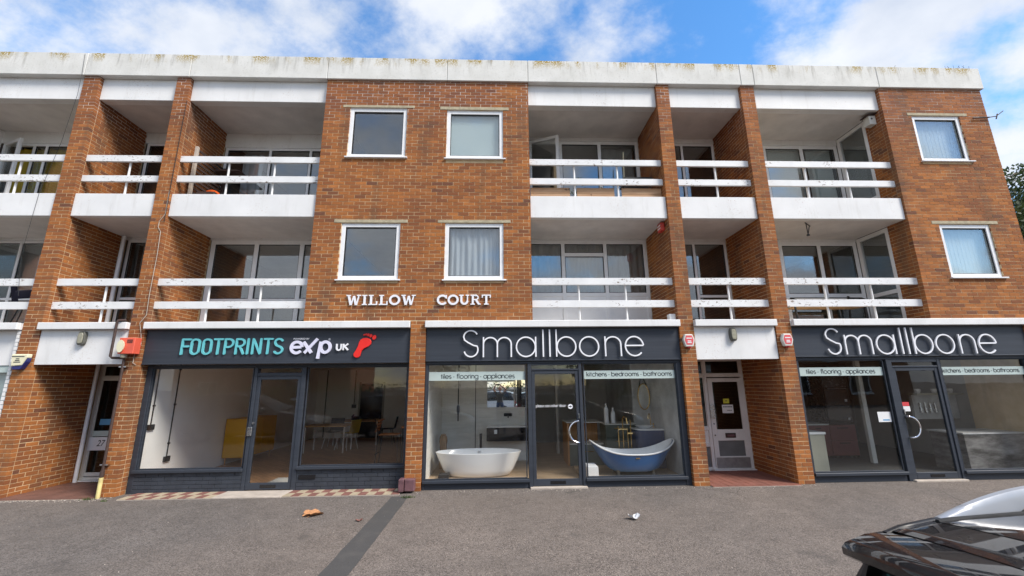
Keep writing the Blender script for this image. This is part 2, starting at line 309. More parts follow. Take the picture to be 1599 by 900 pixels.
# ------------------------------------------------------------------ mesh helpers
WL = {}; KIDS = {}
class MB:
    def __init__(s): s.v = []; s.f = []; s.t = []
    def add(s, vs, fs, tint=None):
        k = len(s.v); s.v += [tuple(p) for p in vs]; s.f += [tuple(i+k for i in f) for f in fs]
        if tint is not None: s.t += [tint]*len(vs)
        return s
    def box(s, x0, x1, y0, y1, z0, z1, tint=None):
        return s.add([(x0, y0, z0), (x1, y0, z0), (x1, y1, z0), (x0, y1, z0), (x0, y0, z1), (x1, y0, z1), (x1, y1, z1), (x0, y1, z1)],
                     [(0, 3, 2, 1), (4, 5, 6, 7), (0, 1, 5, 4), (1, 2, 6, 5), (2, 3, 7, 6), (3, 0, 4, 7)], tint)
    def obox(s, c, ux, uy, uz, hx, hy, hz, tint=None):
        c = Vector(c); vs = []
        for k in (-1, 1):
            for a, b in ((-1, -1), (1, -1), (1, 1), (-1, 1)): vs.append(c+ux*hx*a+uy*hy*b+uz*hz*k)
        return s.add(vs, [(0, 3, 2, 1), (4, 5, 6, 7), (0, 1, 5, 4), (1, 2, 6, 5), (2, 3, 7, 6), (3, 0, 4, 7)], tint)
    def poly(s, pts, y0, y1):
        n = len(pts)
        return s.add([(p[0], y0, p[1]) for p in pts]+[(p[0], y1, p[1]) for p in pts], [tuple(range(n)), tuple(range(2*n-1, n-1, -1))]+[(i, i+n, (i+1) % n+n, (i+1) % n) for i in range(n)])
    def polyz(s, pts, z0, z1):
        n = len(pts)
        return s.add([(p[0], p[1], z0) for p in pts]+[(p[0], p[1], z1) for p in pts], [tuple(range(n-1, -1, -1)), tuple(range(n, 2*n))]+[(i, (i+1) % n, (i+1) % n+n, i+n) for i in range(n)])
    def ribbon(s, pts, wd, y0, y1, closed=False, cap=False):
        n = len(pts); P = [Vector((p[0], p[1])) for p in pts]; Lf = []; Rt = []
        for i in range(n):
            a = P[i-1] if (i or closed) else P[i]; b = P[(i+1) % n] if (i < n-1 or closed) else P[i]
            d = (b-a); d = d.normalized() if d.length > 1e-9 else Vector((1, 0)); q = Vector((-d.y, d.x)); k = 1.
            if (i and i < n-1) or closed:
                d1 = (P[i]-P[i-1]).normalized(); k = 1/max(.5, q.dot(Vector((-d1.y, d1.x))))
            Lf.append(P[i]+q*wd/2*k); Rt.append(P[i]-q*wd/2*k)
        vs = []
        for i in range(n): vs += [(Lf[i].x, y0, Lf[i].y), (Rt[i].x, y0, Rt[i].y), (Rt[i].x, y1, Rt[i].y), (Lf[i].x, y1, Lf[i].y)]
        fs = []
        for i in range(n if closed else n-1):
            a = 4*i; b = 4*((i+1) % n)
            for j in range(4): fs.append((a+j, a+(j+1) % 4, b+(j+1) % 4, b+j))
        if not closed: fs += [(0, 3, 2, 1), (4*n-4, 4*n-3, 4*n-2, 4*n-1)]
        s.add(vs, fs)
        if cap and not closed:
            for p in (P[0], P[-1]): s.poly([(p.x+wd/2*math.cos(x*PI/5), p.y+wd/2*math.sin(x*PI/5)) for x in range(10)], y0+.0004, y1)
        return s
    def tube(s, pts, r, n=8, closed=False):
        P = [Vector(p) for p in pts]; m_ = len(P); rr = r if isinstance(r, (list, tuple)) else [r]*m_; vs = []
        up = None
        for i in range(m_):
            a = P[i-1] if (i or closed) else P[i]; b = P[(i+1) % m_] if (i < m_-1 or closed) else P[i]
            d = (b-a).normalized()
            if up is None: up = Vector((0, 0, 1)) if abs(d.z) < .9 else Vector((1, 0, 0))
            x = d.cross(up).normalized(); y = x.cross(d).normalized(); up = y
            for k in range(n): vs.append(P[i]+(x*math.cos(2*PI*k/n)+y*math.sin(2*PI*k/n))*rr[i])
        fs = []
        for i in range(m_ if closed else m_-1):
            a = n*i; b = n*((i+1) % m_)
            for k in range(n): fs.append((a+k, a+(k+1) % n, b+(k+1) % n, b+k))
        if not closed: fs += [tuple(range(n-1, -1, -1)), tuple(range(n*(m_-1), n*m_))]
        return s.add(vs, fs)
    def lathe(s, prof, c, n=20, ax='z', sx=1., sy=1.):
        vs = []; m_ = len(prof)
        for r_, h in prof:
            for k in range(n):
                a = 2*PI*k/n; u, v_ = r_*math.cos(a)*sx, r_*math.sin(a)*sy
                vs.append((c[0]+u, c[1]+v_, c[2]+h) if ax == 'z' else (c[0]+u, c[1]+h, c[2]+v_) if ax == 'y' else (c[0]+h, c[1]+u, c[2]+v_))
        fs = [(i*n+k, i*n+(k+1) % n, (i+1)*n+(k+1) % n, (i+1)*n+k) for i in range(m_-1) for k in range(n)]
        fs += [tuple(range(n-1, -1, -1)), tuple(range((m_-1)*n, m_*n))]
        return s.add(vs, fs)
    def grid(s, fn, nu, nv, tint=None):
        vs = [fn(i/nu, j/nv) for i in range(nu+1) for j in range(nv+1)]
        return s.add(vs, [(i*(nv+1)+j, (i+1)*(nv+1)+j, (i+1)*(nv+1)+j+1, i*(nv+1)+j+1) for i in range(nu) for j in range(nv)], tint)
    def mesh(s, name, bevel=0, smooth=False, fixn=True, seg=1):
        me = bpy.data.meshes.new(name); me.from_pydata(s.v, [], s.f)
        if s.t and len(s.t) == len(s.v):
            at = me.attributes.new('tint', 'FLOAT', 'POINT'); at.data.foreach_set('value', s.t)
        if bevel or fixn:
            b = bmesh.new(); b.from_mesh(me)
            if fixn: bmesh.ops.recalc_face_normals(b, faces=b.faces)
            if bevel: bmesh.ops.bevel(b, geom=[e for e in b.edges if len(e.link_faces) == 2 and e.calc_face_angle(0) > .6], offset=bevel, segments=seg, affect='EDGES', profile=.5)
            b.to_mesh(me); b.free()
        if smooth: me.polygons.foreach_set('use_smooth', [True]*len(me.polygons)); me.set_sharp_from_angle(angle=math.radians(smooth if smooth > 1 else 40))
        return me
    def build(s, name, mat, parent=None, bevel=0, smooth=False, fixn=True, origin=None, seg=1):
        if not s.v: return None
        xs = list(zip(*s.v)); c = Vector(((min(xs[0])+max(xs[0]))/2, (min(xs[1])+max(xs[1]))/2, min(xs[2]))) if origin is None else Vector(origin)
        s.v = [(p[0]-c.x, p[1]-c.y, p[2]-c.z) for p in s.v]
        me = s.mesh(name, bevel, smooth, fixn, seg); me.materials.append(M[mat])
        return place(name, me, c, parent)
def place(name, me, c, parent=None):
    o = bpy.data.objects.new(name, me); COL.objects.link(o); o.location = c; WL[o.name] = Vector(c)
    if parent is not None: adopt(o, parent)
    return o
def adopt(o, parent):
    o.parent = parent; o.matrix_parent_inverse = Matrix.Translation(-WL[parent.name]); KIDS.setdefault(parent.name, []).append(o)
def tag(o, label=None, cat=None, group=None, kind=None):
    for k, x in (('label', label), ('category', cat), ('group', group), ('kind', kind)):
        if x: o[k] = x
    return o
def thing(name, label, cat, loc=(0, 0, 0), group=None, kind=None, parent=None):
    o = bpy.data.objects.new(name, None); COL.objects.link(o); o.location = loc; WL[o.name] = Vector(loc); o.empty_display_size = .2
    if parent is not None: adopt(o, parent)
    return tag(o, label, cat, group, kind)
def copy_tree(o, parent=None):
    c = o.copy(); COL.objects.link(c); WL[c.name] = WL[o.name].copy()
    if parent is not None: c.parent = parent; KIDS.setdefault(parent.name, []).append(c)
    for k in KIDS.get(o.name, []): copy_tree(k, c)
    return c
def bx(*a): return MB().box(*a)
def struct(name, mb, mat, **k): return tag(mb.build(name, mat, **k), kind='structure')
def arc(cx, cy, rx, ry, a0, a1, n=14): return [(cx+rx*math.cos(math.radians(a0+(a1-a0)*i/n)), cy+ry*math.sin(math.radians(a0+(a1-a0)*i/n))) for i in range(n+1)]
def text(name, body, mat, parent, x, y, z, h, wd=None, shear=0., ext=.001, bold=0.):
    cu_ = bpy.data.curves.new('t', 'FONT'); cu_.body = body; cu_.size = 1; cu_.shear = shear; cu_.extrude = 0; cu_.offset = bold; cu_.resolution_u = 3
    ob = bpy.data.objects.new('t', cu_); COL.objects.link(ob); dg = bpy.context.evaluated_depsgraph_get(); dg.update()
    me = bpy.data.meshes.new_from_object(ob.evaluated_get(dg)); bpy.data.objects.remove(ob); bpy.data.curves.remove(cu_)
    vs = [v.co for v in me.vertices]; x0 = min(v.x for v in vs); x1 = max(v.x for v in vs); y0 = min(v.y for v in vs); y1 = max(v.y for v in vs)
    sz = h/(y1-y0); sx = wd/(x1-x0) if wd else sz
    mb = MB(); mb.add([(x+(v.x-x0)*sx, y, z+(v.y-y0)*sz) for v in vs], [tuple(p.vertices) for p in me.polygons]); bpy.data.meshes.remove(me)
    return mb.build(name, mat, parent, fixn=False)

# ------------------------------------------------------------------ ground
struct('ground', bx(-300, 300, -300, 300, -1, 0), 'asphalt')
struct('road_patch', MB().polyz([(-1.51+.06*k/29+random.uniform(-.006, .006), -.33-k*.3) for k in range(30)]+[(-1.80+.02*(29-k)/29+random.uniform(-.006, .006), -.33-(29-k)*.3) for k in range(30)], -.5, .004), 'asphalt_patch')

# ------------------------------------------------------------------ the building
bld = thing('apartment_building', 'three storey brick apartment block with white balconies above a row of shops', 'building', (0, .5, 0))
ZT = 8.43                                   # underside of the parapet
SL0, SL1 = 2.93, 3.06                       # first floor slab
UB0, UB1 = 5.23, 5.72                       # upper balcony front
BRICKS = []                                 # (key, x0,x1,y0,y1,z0,z1, face area in the picture)
WALLS = {}
def jit(a): return random.uniform(-a, a)
def tint():
    r_ = random.random()
    return random.uniform(.02, .18) if r_ < .04 else random.uniform(.25, .45) if r_ < .24 else random.uniform(.42, .95)
def courses(z0, z1):
    k = math.ceil((z0-.02)/.075)
    while k*.075+.02 < z1:
        a_, b_ = max(z0, k*.075+.005), min(z1, k*.075+.070)
        if b_-a_ > .015: yield k, a_, b_
        k += 1
def lay(key, axis, fixed, nrm, u0, u1, z0, z1, holes=(), pier=False, ph=0, deep=.03):
    for k, a_, b_ in courses(z0, z1):
        if pier:
            w_ = u1-u0; cut = u0+w_*(.645 if k % 2 else .355)
            segs = [(u0, cut-.005), (cut+.005, u1)]
        else:
            segs = []; u = u0-(.1125 if (k+ph) % 2 else 0)
            while u < u1:
                s0, s1 = max(u, u0), min(u+.215, u1)
                if s1-s0 > .03: segs.append((s0, s1))
                u += .225
        for s0, s1 in segs:
            parts = [(s0, s1)]
            for h in holes:
                if h[2]-.004 < b_ and h[3]+.004 > a_:
                    np_ = []
                    for p0, p1 in parts:
                        if p1 <= h[0] or p0 >= h[1]: np_.append((p0, p1))
                        else:
                            if h[0]-p0 > .006: np_.append((p0, h[0]))
                            if p1-h[1] > .006: np_.append((h[1], p1))
                    parts = np_
            for p0, p1 in parts:
                pr = jit(.002)
                e0 = p0+jit(.0015) if abs(p0-u0) > .001 else p0
                e1 = p1+jit(.0015) if abs(p1-u1) > .001 else p1
                za, zb = a_+jit(.0012), b_+jit(.0012)
                if axis == 'x': b = (e0, e1, fixed-pr, fixed+deep, za, zb)
                else: b = (fixed-deep, fixed+pr, e0, e1, za, zb) if nrm > 0 else (fixed-pr, fixed+deep, e0, e1, za, zb)
                if axis == 'x': c4 = [(b[0], b[2], b[4]), (b[1], b[2], b[4]), (b[1], b[2], b[5]), (b[0], b[2], b[5])]
                else:
                    X = b[1] if nrm > 0 else b[0]; c4 = [(X, b[2], b[4]), (X, b[3], b[4]), (X, b[3], b[5]), (X, b[2], b[5])]
                q = [project(Vector(p)) for p in c4]; ar = 0
                for i in range(4): ar += q[i][0]*q[(i+1) % 4][1]-q[(i+1) % 4][0]*q[i][1]
                ctr = (sum(x[0] for x in q)/4, sum(x[1] for x in q)/4)
                vis = 5 < ctr[0] < 1594 and 100 < ctr[1] < 895
                BRICKS.append((key, b, abs(ar)/2 if vis else 0))
def core(x0, x1, y0, y1, z0, z1, holes=()):
    xs = sorted({x0, x1, *[v for h in holes for v in h[:2] if x0 < v < x1]}); zs = sorted({z0, z1, *[v for h in holes for v in h[2:] if z0 < v < z1]})
    mb = MB()
    for i in range(len(xs)-1):
        run = None
        for j in range(len(zs)-1):
            cx, cz = (xs[i]+xs[i+1])/2, (zs[j]+zs[j+1])/2
            if any(h[0] < cx < h[1] and h[2] < cz < h[3] for h in holes):
                if run is not None: mb.box(xs[i], xs[i+1], y0, y1, run, zs[j]); run = None
            elif run is None: run = zs[j]
        if run is not None: mb.box(xs[i], xs[i+1], y0, y1, run, z1)
    return mb
R6 = .004
def wall(key, name, mb, label=None):
    WALLS[key] = tag(mb.build(name, 'mortar', bld), label)
def gap(z): return (-99, 99, z[0], z[1])
# piers and brick panels: mortar core, bricks laid 6 mm proud of it
for key, x0, x1, z1 in (('A', -8.89, -8.56, ZT), ('B', -6.94, -6.65, ZT), ('E', 3.60, 3.89, ZT), ('F', 5.55, 5.86, ZT), ('C', -1.665, -1.375, SL1), ('G', 10.75, 11.25, SL1)):
    wall(key, 'brick_pier', bx(x0+R6, x1-R6, R6, 1.40, -.2, z1-.001))
    lay(key, 'x', 0, -1, x0, x1, .0, z1, pier=(key != 'G'), deep=.1)
W1, W2, W3, W4 = (-3.175, -1.945, 6.535, 7.75), (-1.085, .14, 6.52, 7.72), (-3.155, -1.965, 3.865, 5.085), (-1.06, .138, 3.86, 5.09)
W5, W6 = (9.44, 10.575, 6.565, 7.73), (9.45, 10.59, 3.90, 5.105)
LN = {1: (-3.33, -1.79, 7.75, 7.812), 2: (-1.235, .265, 7.722, 7.80), 3: (-3.305, -1.822, 5.085, 5.155), 4: (-1.212, .283, 5.09, 5.153), 5: (9.345, 10.76, 7.73, 7.80), 6: (9.30, 10.775, 5.105, 5.176)}
PH = [W1, W2, W3, W4]; RH = [W5, W6]
wall('P', 'brick_wall', core(-3.714, .694, R6, .27, SL1, ZT-.001, PH), 'brick wall panel with four square windows')
lay('P', 'x', 0, -1, -3.72, .70, SL1, ZT, PH, deep=.1)
wall('R', 'brick_wall', core(8.806, 11.244, R6, .27, SL1, ZT-.001, RH), 'brick wall panel at the end of the block')
lay('R', 'x', 0, -1, 8.80, 11.25, SL1, ZT, RH, ph=1, deep=.1)
wall('R2', 'brick_wall', bx(8.806, 9.0, .27, .50, SL1, ZT-.001)); lay('R2', 'y', 8.80, -1, .11, .50, SL1, ZT)
bx(11.05, 11.24, .27, 9, -.2, ZT-.001).build('end_wall', 'brick_far', bld)
lay('A', 'y', -8.56, 1, .11, 1.36, .0, ZT); lay('B', 'y', -6.65, 1, .11, 1.36, SL1, ZT, ph=1); lay('B', 'y', -6.65, 1, .11, .24, .0, SL0, ph=1)
lay('E', 'y', 3.60, -1, .11, 1.36, SL1, ZT); lay('F', 'y', 5.55, -1, .11, 1.36, .0, ZT, ph=1); lay('C', 'y', -1.375, 1, .11, .16, .0, SL0)
lay('B', 'y', -6.94, -1, .11, 1.36, .0, ZT); lay('E', 'y', 3.89, 1, .11, 1.36, .0, ZT, ph=1)
# the 300 bricks that show largest are pieces of their own, the rest one mass
BRICKS.sort(key=lambda b: -b[2])
share = {}; mb = MB()
for i, (key, b, ar) in enumerate(BRICKS):
    tn = tint()
    if i < 300:
        sz = (round((b[1]-b[0])/.004), round((b[3]-b[2])/.004), round((b[5]-b[4])/.003)); k_ = sz+(int(tn*7),)
        if k_ not in share:
            q = MB().box(-sz[0]*.002, sz[0]*.002, -sz[1]*.002, sz[1]*.002, 0, sz[2]*.003, tn); me = q.mesh('brick', .0015); me.materials.append(M['brick']); share[k_] = me
        fy = b[2]+sz[1]*.002 if b[1]-b[0] > .12 or b[3]-b[2] < .12 else (b[2]+b[3])/2
        cx = (b[0]+b[1])/2
        if b[3]-b[2] > .12: cx = b[1]-sz[0]*.002 if key in 'AB' else b[0]+sz[0]*.002
        place('brick', share[k_], Vector((cx, fy, b[4])), WALLS[key])
    else: mb.box(*b, tn)
tag(mb.build('brickwork', 'brick', bld, fixn=False), 'brown and orange brick courses of the walls', kind='stuff')

# lintels and windows of the brick panels
def window(parent, name, x0, x1, z0, z1, y, cols=(), rows=None, fw=.06, dp=.06, fm='white_plastic', gm='window_glass', fill=None, label=None, sill=False):
    """frame with mullions at cols; rows = {column: [transom heights]}; fill = {(column,row): material} for solid panels"""
    xs = [x0]+list(cols)+[x1]; mb = MB(); cells = []
    edges = [x0+fw/2]+list(cols)+[x1-fw/2]
    for c_ in edges: mb.box(c_-fw/2, c_+fw/2, y, y+dp, z0, z1)
    for i in range(len(edges)-1):
        a_, b_ = edges[i]+fw/2, edges[i+1]-fw/2; zz = [z0+fw/2]+list((rows or {}).get(i, []))+[z1-fw/2]
        for z in zz: mb.box(a_, b_, y+.002, y+dp-.002, z-fw/2, z+fw/2)
        for j in range(len(zz)-1): cells.append((i, j, a_, b_, zz[j]+fw/2, zz[j+1]-fw/2))
    wo = tag(mb.build(name, fm, parent, bevel=.004), label)
    for i, j, a_, b_, c_, d_ in cells:
        ft = (fill or {}).get((i, j))
        if ft == 'open': continue
        if ft: bx(a_-.005, b_+.005, y+dp*.4, y+dp*.7, c_-.005, d_+.005).build('panel', ft, wo)
        else:
            # casement bead, then the pane
            bd = MB(); t_ = .014
            for q in ((a_, b_, c_, c_+t_), (a_, b_, d_-t_, d_), (a_, a_+t_, c_+t_, d_-t_), (b_-t_, b_, c_+t_, d_-t_)): bd.box(q[0]+.0005, q[1]-.0005, y+dp*.25, y+dp*.5, q[2], q[3])
            bd.build('bead', 'trim_black' if fm == 'white_plastic' else fm, wo)
            bx(a_, b_, y+dp*.5+.002, y+dp*.5+.010, c_, d_).build('pane', gm, wo)
    if sill: MB().box(x0-.03, x1+.05, y-.075, y+.03, z0-.03, z0-.002).build('sill', fm, wo, bevel=.005)
    return wo
for i, wv in ((1, W1), (2, W2), (3, W3), (4, W4), (5, W5), (6, W6)):
    l = LN[i]; bx(l[0], l[1], -.008, .26, l[2]+.002, l[3]).build('lintel', 'stone_lintel', bld, bevel=.004)
    window(bld, 'window', wv[0], wv[1], wv[2]+.03, wv[3], .025, fw=.082, dp=.07, sill=True)

# parapet panels, roof
px_ = [-15.5, -12, -8.87, -6.66, -3.72, -1.1, .70, 3.62, 5.56, 5.87, 8.8, 11.31]
for i in range(len(px_)-1): bx(px_[i]+.004, px_[i+1]-.004, -.05, .24, ZT, 8.98+jit(.003)).build('parapet_panel', 'parapet_paint', bld, bevel=.008)
bx(-15.5, 11.24, .25, 9, ZT+.002, 8.7).build('roof', 'render_grey', bld)
bx(-15.5, 11.28, -.03, .238, ZT+.01, 8.95).build('parapet_core', 'trim_black', bld)
# storeys: floors, ceilings, rooms
BAYS = [(-11.9, -8.89), (-8.56, -6.94), (-6.65, -3.72), (.70, 3.60), (3.89, 5.55), (5.86, 8.80)]
for z0, z1, nm in ((SL0, SL1-.003, 'floor_slab'), (UB0+.002, 5.36, 'floor_slab'), (7.94, ZT, 'floor_slab')):
    bx(-15.5, 11.05, 1.42, 8.9, z0, z1).build(nm, 'soffit_paint', bld)
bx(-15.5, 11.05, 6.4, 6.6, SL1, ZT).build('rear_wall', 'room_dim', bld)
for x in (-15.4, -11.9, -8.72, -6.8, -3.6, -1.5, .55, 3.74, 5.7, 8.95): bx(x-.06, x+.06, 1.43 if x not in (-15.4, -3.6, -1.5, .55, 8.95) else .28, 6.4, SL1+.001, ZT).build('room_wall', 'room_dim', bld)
for z in ((UB0, 5.36), (7.94, ZT), (SL0+.003, SL1-.004)): bx(-3.6, .60, .28, 1.42, z[0], z[1]-.002).build('floor_slab', 'soffit_paint', bld); bx(8.95, 11.05, .28, 1.42, z[0], z[1]-.002).build('floor_slab', 'soffit_paint', bld)
bx(-15.5, -11.9, .02, .3, -.2, ZT-.002).build('brick_wall', 'brick_far', bld)
for x0, x1 in BAYS:
    bx(x0, x1, .08, .26, 7.92, ZT-.002).build('edge_beam', 'white_paint', bld, bevel=.006)
    bx(x0, x1, .262, 1.415, 7.94, ZT-.003).build('balcony_ceiling', 'soffit_paint', bld)
    ba = thing('balcony', None, None, (x0/2+x1/2, .5, UB0), parent=bld)
    bx(x0+.002, x1-.002, .045, .17, UB0, UB1).build('front_panel', 'white_paint', ba, bevel=.008)
    bx(x0, x1, .172, 1.415, UB0+.003, 5.36).build('deck', 'soffit_paint', ba)
    bb = thing('balcony', None, None, (x0/2+x1/2, .5, SL1), parent=bld)
    bx(x0, x1, .0, 1.415, SL0+.004, SL1-.004).build('deck', 'soffit_paint', bb)
    n = 1 if x1-x0 < 2 else 2
    for b_, zr, zf in ((ba, (6.47, 6.015), 5.36), (bb, (3.803, 3.342), SL1)):
        for z in zr: bx(x0, x1-.006, .095, .145, z, z+.14+jit(.004)).build('rail', 'rail_paint', b_, bevel=.004)
        for i in range(n):
            x = x0+(x1-x0)*(i+1)/(n+1)+(.07 if n == 1 else 0)+jit(.02)
            MB().tube([(x, .168, zf), (x, .168, zr[0]+.12)], .021, 10).build('post', 'white_metal', b_, smooth=50)
# slab noses over the shops
for x0, x1 in ((-11.9, -8.92), (-8.56, -6.95), (-6.64, -1.675), (-1.385, 3.6), (3.9, 5.55), (5.88, 11.4)):
    bx(x0, x1, -.075, .0, SL0, SL1).build('slab_nose', 'parapet_paint' if False else 'white_paint', bld, bevel=.008)
bx(5.88, 11.3, .001, .5, SL0+.003, SL1-.003).build('floor_slab', 'soffit_paint', bld); bx(-3.72, -1.68, .001, .5, SL0+.003, SL1-.003).build('floor_slab', 'soffit_paint', bld); bx(-1.38, .7, .001, .5, SL0+.003, SL1-.003).build('floor_slab', 'soffit_paint', bld)

# balcony glazing at the back of each bay
YB = 1.36
def head(x0, x1, z0, z1): bx(x0, x1, YB-.01, YB+.12, z0, z1).build('window_head', 'white_paint', bld)
fl2, fl1 = 5.40, 3.08
# upper storey
window(bld, 'balcony_window', -11.85, -8.90, fl2, 7.62, YB, (-11.13, -10.84, -9.9), {3: [6.0], 2: [6.0], 1: [6.0], 0: [6.0]}, fill={(0, 1): 'open', (0, 0): 'open'}); head(-11.9, -8.9, 7.625, 7.938)
window(bld, 'balcony_window', -8.50, -6.94, fl2, 7.66, YB, (-7.62,), {0: [6.1]}); head(-8.55, -6.94, 7.665, 7.938)
window(bld, 'balcony_window', -6.62, -3.73, fl2, 7.56, YB, (-5.54, -4.57), {0: [5.95], 1: [5.95], 2: [5.95]}); head(-6.64, -3.73, 7.565, 7.938)
window(bld, 'balcony_window', .71, 3.59, fl2, 7.84, YB, (1.60, 2.59), {1: [5.8], 2: [5.8], 0: [5.8]}, fw=.085, fill={(0, 1): 'open'}); head(.71, 3.59, 7.845, 7.938)
window(bld, 'balcony_window', 3.90, 5.54, fl2, 7.80, YB, (4.71,), {1: [6.2]}); head(3.9, 5.54, 7.805, 7.938)
window(bld, 'balcony_window', 5.87, 8.79, fl2, 7.78, YB, (6.85, 7.83), {}, fw=.09); head(5.87, 8.79, 7.785, 7.938)
# lower storey
window(bld, 'balcony_window', -11.85, -8.90, fl1, 5.16, YB, (-10.85, -9.8), {0: [3.8], 1: [3.8], 2: [3.8]}); head(-11.9, -8.9, 5.165, 5.23)
window(bld, 'balcony_window', -8.50, -6.94, fl1, 5.18, YB, (-7.62,), {0: [3.8], 1: [3.8]}); head(-8.55, -6.94, 5.185, 5.23)
window(bld, 'balcony_window', -6.62, -3.73, fl1, 5.18, YB, (-5.58, -4.54), {0: [3.74], 1: [3.74], 2: [3.74]}, fw=.10); head(-6.64, -3.73, 5.183, 5.23)
window(bld, 'balcony_window', .71, 3.59, fl1, 5.19, YB, (1.57, 2.58), {0: [3.87], 1: [3.87, 4.84], 2: [3.87]}, fw=.085, fill={(0, 0): 'white_plastic', (1, 0): 'white_plastic', (2, 0): 'white_plastic'}); head(.71, 3.59, 5.192, 5.23)
window(bld, 'balcony_window', 3.90, 5.54, fl1, 5.16, YB, (4.74,), {1: [3.82]}); head(3.9, 5.54, 5.163, 5.23)
window(bld, 'balcony_window', 5.87, 8.79, fl1, 5.16, YB, (6.88, 7.84), {0: [3.83], 1: [3.83], 2: [3.83]}, fw=.09); head(5.87, 8.79, 5.163, 5.23)
# side lights of the end balcony (in the return wall)
def side_window(X, sgn, y0, y1, z0, z1, rows):
    mb = MB(); fw = .085; xa, xb = (X, X+.07) if sgn > 0 else (X-.07, X)
    for c_ in (y0+fw/2, y1-fw/2): mb.box(xa, xb, c_-fw/2, c_+fw/2, z0, z1)
    zz = [z0+fw/2]+rows+[z1-fw/2]
    for z in zz: mb.box(xa+.002, xb-.002, y0+fw, y1-fw, z-fw/2, z+fw/2)
    wo = mb.build('side_window', 'white_plastic', bld, bevel=.004)
    for j in range(len(zz)-1): bx(xa+.03, xa+.038, y0+fw, y1-fw, zz[j]+fw/2, zz[j+1]-fw/2).build('pane', 'window_glass', wo)
    return wo
side_window(8.80, 1, .505, 1.355, fl2, 7.93, [6.0]); sw = side_window(8.80, 1, .505, 1.355, fl1, 5.22, [3.78]); side_window(-11.9, -1, .40, 1.355, fl2, 7.93, []); side_window(-11.9, -1, .40, 1.355, fl1, 5.22, [3.78])
bx(8.735, 8.80, .60, .72, 4.02, 4.05).build('handle', 'white_plastic', sw, bevel=.005)
# open sashes
def sash(hx, z0, z1, wd, ang, sgn):
    g = thing('open_sash', None, None, (hx, YB, z0), parent=bld)
    d = Vector((math.cos(ang)*sgn, -math.sin(ang), 0)); n_ = Vector((-d.y, d.x, 0)); up = Vector((0, 0, 1)); mb = MB(); h = z1-z0; f = .075
    H_ = Vector((hx, YB-.01, z0))
    for a_, b_, c_, e_ in ((0, f, 0, h), (wd-f, wd, 0, h), (f, wd-f, 0, f), (f, wd-f, h-f, h)):
        mb.obox(H_+d*(a_+b_)/2+up*(c_+e_)/2, d, n_, up, (b_-a_)/2, .03, (e_-c_)/2)
    mb.build('sash_frame', 'white_plastic', g, bevel=.004); MB().obox(H_+d*wd/2+up*h/2, d, n_, up, wd/2-f, .005, h/2-f).build('pane', 'window_glass', g)
sash(.80, 5.83, 7.80, .78, math.radians(24), 1); sash(-11.80, 5.5, 7.6, .72, math.radians(22), 1)

# entrances
def entrance(x0, x1):
    bx(x0+.002, x1-.01, .025, .10, 2.285, SL0-.002).build('entrance_fascia', 'white_paint', bld, bevel=.004)
    bx(x0, x1, .101, 1.415, 2.40, 2.46).build('entrance_ceiling', 'soffit_paint', bld)
entrance(-8.56, -6.94); entrance(3.89, 5.55)
def solid(parent, name, mat, *a, bevel=.003): return bx(*a).build(name, mat, parent, bevel=bevel)
# panelled door of the right entrance, sidelight and toplight
window(bld, 'entrance_screen', 3.90, 5.545, 0.0, 2.395, YB, (4.665,), {0: [.52, .86, 2.0], 1: [2.0]}, fw=.07, fm='white_paint', gm='dark_glass', fill={(0, 0): 'grey_panel', (0, 1): 'white_paint', (1, 0): 'open'})
d1 = solid(bld, 'front_door', 'white_paint', 4.71, 4.815, YB+.0, YB+.05, .04, 1.94)
q = MB()
for a_ in ((5.40, 5.495, .04, 1.94), (4.816, 5.399, 1.855, 1.939), (4.816, 5.399, .605, .84), (4.816, 5.399, .25, .285), (4.816, 5.399, .04, .06)): q.box(a_[0], a_[1], YB+.001, YB+.05, a_[2], a_[3])
q.build('door_rail', 'white_paint', d1, bevel=.003)
solid(d1, 'pane', 'dark_glass', 4.816, 5.399, YB+.02, YB+.028, .84, 1.855, bevel=0); solid(d1, 'lower_panel', 'grey_panel', 4.816, 5.399, YB+.02, YB+.03, .285, .605, bevel=0)
solid(d1, 'kick_plate', 'kick_metal', 4.735, 5.47, YB-.012, YB-.001, .05, .262, bevel=.001)
q = solid(d1, 'letter_plate', 'rust_pipe', 4.985, 5.215, YB-.012, YB-.001, .665, .765); solid(d1, 'letter_flap', 'meter_box', 5.02, 5.18, YB-.018, YB-.012, .69, .735)
solid(d1, 'pull_plate', 'steel', 4.70, 4.79, YB-.03, YB-.001, 1.08, 1.36)
for z in (.96, .72): MB().lathe([(.014, 0), (.014, .012)], (4.76, YB-.013, z), 10, 'y').build('lock', 'black_metal', d1)
solid(d1, 'notice', 'paper', 4.99, 5.24, YB+.012, YB+.015, 1.18, 1.36, bevel=0); solid(d1, 'notice', 'yellow_paper', 5.03, 5.165, YB+.012, YB+.015, 1.39, 1.49, bevel=0)
q = MB()
for k in range(6): q.box(5.015+k*.034, 5.043+k*.034, YB+.0105, YB+.0118, 1.305, 1.325)
for k in range(3): q.box(5.10+k*.036, 5.13+k*.036, YB+.0105, YB+.0118, 1.232, 1.247)
q.box(5.085, 5.11, YB+.0105, YB+.0118, 1.43, 1.455); q.build('notice_print', 'dark_print', d1)
bx(4.62, 5.54, YB-.10, YB+.0, .0, .03).build('threshold', 'white_paint', bld, bevel=.004)
